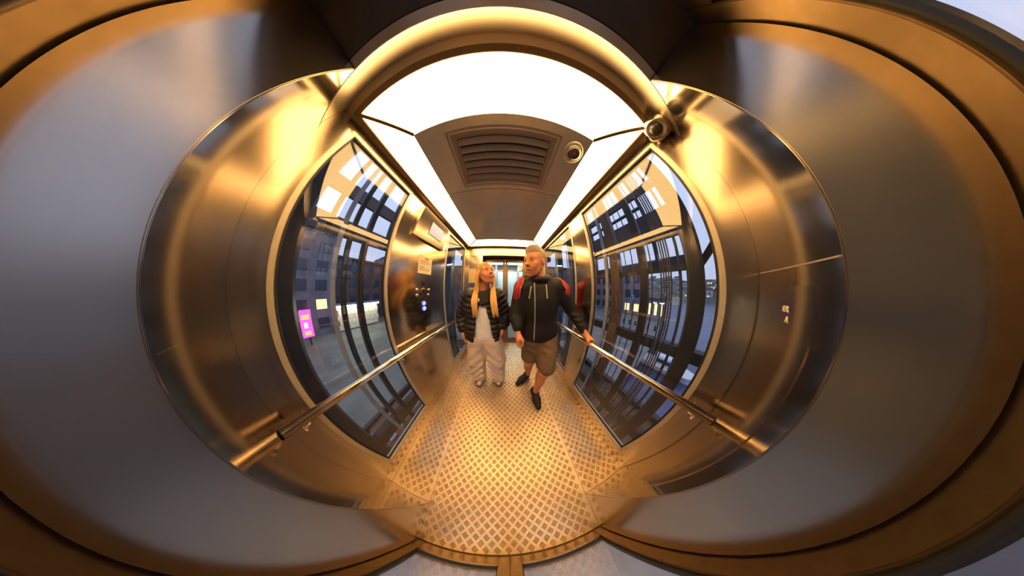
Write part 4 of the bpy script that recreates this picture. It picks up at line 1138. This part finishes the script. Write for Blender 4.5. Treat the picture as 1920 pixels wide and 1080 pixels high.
# scarf
v = Vol((-.42, .70, 1.08), (-.10, .99, 1.40), .005)
for k in range(12):
    a0_, a1_ = k / 12 * 2 * math.pi, (k + 1) / 12 * 2 * math.pi
    g_ = lambda a: (-.255 + .070 * math.cos(a), .845 + .068 * math.sin(a), 1.315 - .030 * (1 - math.sin(a)) / 2 * 1.6)
    v.add(cone(g_(a0_), g_(a1_), .028, .028), .015)
v.add(cone((-.255, .770, 1.262), (-.238, .748, 1.185), .040, .034), .02); v.add(cone((-.215, .780, 1.270), (-.195, .752, 1.200), .034, .026), .015)
v.add(cone((-.29, .780, 1.265), (-.272, .752, 1.19), .030, .022), .015)
v.mesh('scarf', M['scarf'], wom, 1)
tube('scarf_clasp', [(-.272, .728, 1.232), (-.266, .724, 1.215), (-.272, .724, 1.200)], .006, M['teeth'], wom, 8)
# hair: a cap plus long locks
v = Vol(np.array(wf_.c) - .20, np.array(wf_.c) + .20, .0045)
v.add(wf_.ell((0, -.075, .165), (.325, .385, .365)), .01)
def hair_cut(P):
    q_ = (P - np.array(wf_.c)) @ wf_.Rn / wf_.s
    side = np.abs(q_[..., 0])
    line = np.where(q_[..., 1] > .02, .34 - 1.15 * np.clip(side - .02, 0, .30) + 0 * side, -.30)
    line = np.where((q_[..., 1] > .02) & (side > .255), -.30, line)
    return (q_[..., 2] - line) * wf_.s
v.sub((np.array(wf_.c) - .3, np.array(wf_.c) + .3, hair_cut), .008)
v.mesh('hair_cap', M['hairroot'], wom, 1)
random.seed(21)
bm = bmesh.new()
def lock(p0, mids, r0):
    pts = [Vector(p0)] + [Vector(m) for m in mids]
    fine = []
    for i in range(len(pts) - 1):
        pa, pb, pc, pd = pts[max(i - 1, 0)], pts[i], pts[i + 1], pts[min(i + 2, len(pts) - 1)]
        for k in range(5):
            t = k / 5
            fine.append(.5 * ((2 * pb) + (pc - pa) * t + (2 * pa - 5 * pb + 4 * pc - pd) * t * t + (3 * pb - pa - 3 * pc + pd) * t ** 3))
    fine.append(pts[-1]); n_ = len(fine)
    add_tube(bm, fine, [r0 * (.75 + .5 * math.sin(math.pi * min(1, i / n_ * 1.3))) * (1 - .8 * max(0, (i / n_ - .7) / .3)) for i in range(n_)], 6)
for k in range(46):                       # the person's right side, over the shoulder to the chest
    u = random.random(); w = random.random()
    a = wf_.p(.10 + .22 * u, .10 - .30 * w, .40 - .30 * u)
    b = wf_.p(.33 + .03 * u, .04 - .26 * w, -.05)
    c = (-.325 + .040 * u, .755 + .03 * w, 1.30)
    d = (-.330 + .05 * u, .706 + .014 * w, 1.20); e = (-.318 + .045 * u, .692 + .012 * w, 1.05 + .09 * random.random())
    lock(a, [b, c, d, e], random.uniform(.006, .010))
for k in range(46):                       # the left side
    u = random.random(); w = random.random()
    a = wf_.p(-.10 - .22 * u, .10 - .30 * w, .40 - .30 * u)
    b = wf_.p(-.33 - .03 * u, .0 - .25 * w, -.05)
    c = (-.160 + .04 * u, .755 + .03 * w, 1.29); d = (-.150 + .055 * u, .706 + .014 * w, 1.19); e = (-.130 + .055 * u, .694 + .012 * w, 1.05 + .08 * random.random())
    lock(a, [b, c, d, e], random.uniform(.006, .010))
for k in range(30):                       # behind the neck
    u = random.uniform(-1, 1)
    lock(wf_.p(.25 * u, -.30, .25), [wf_.p(.30 * u, -.40, -.1), (-.262 + .09 * u, .93, 1.28), (-.262 + .11 * u, .985, 1.12)], .011)
obj_bm('hair', bm, M['hairw'], wom, True)
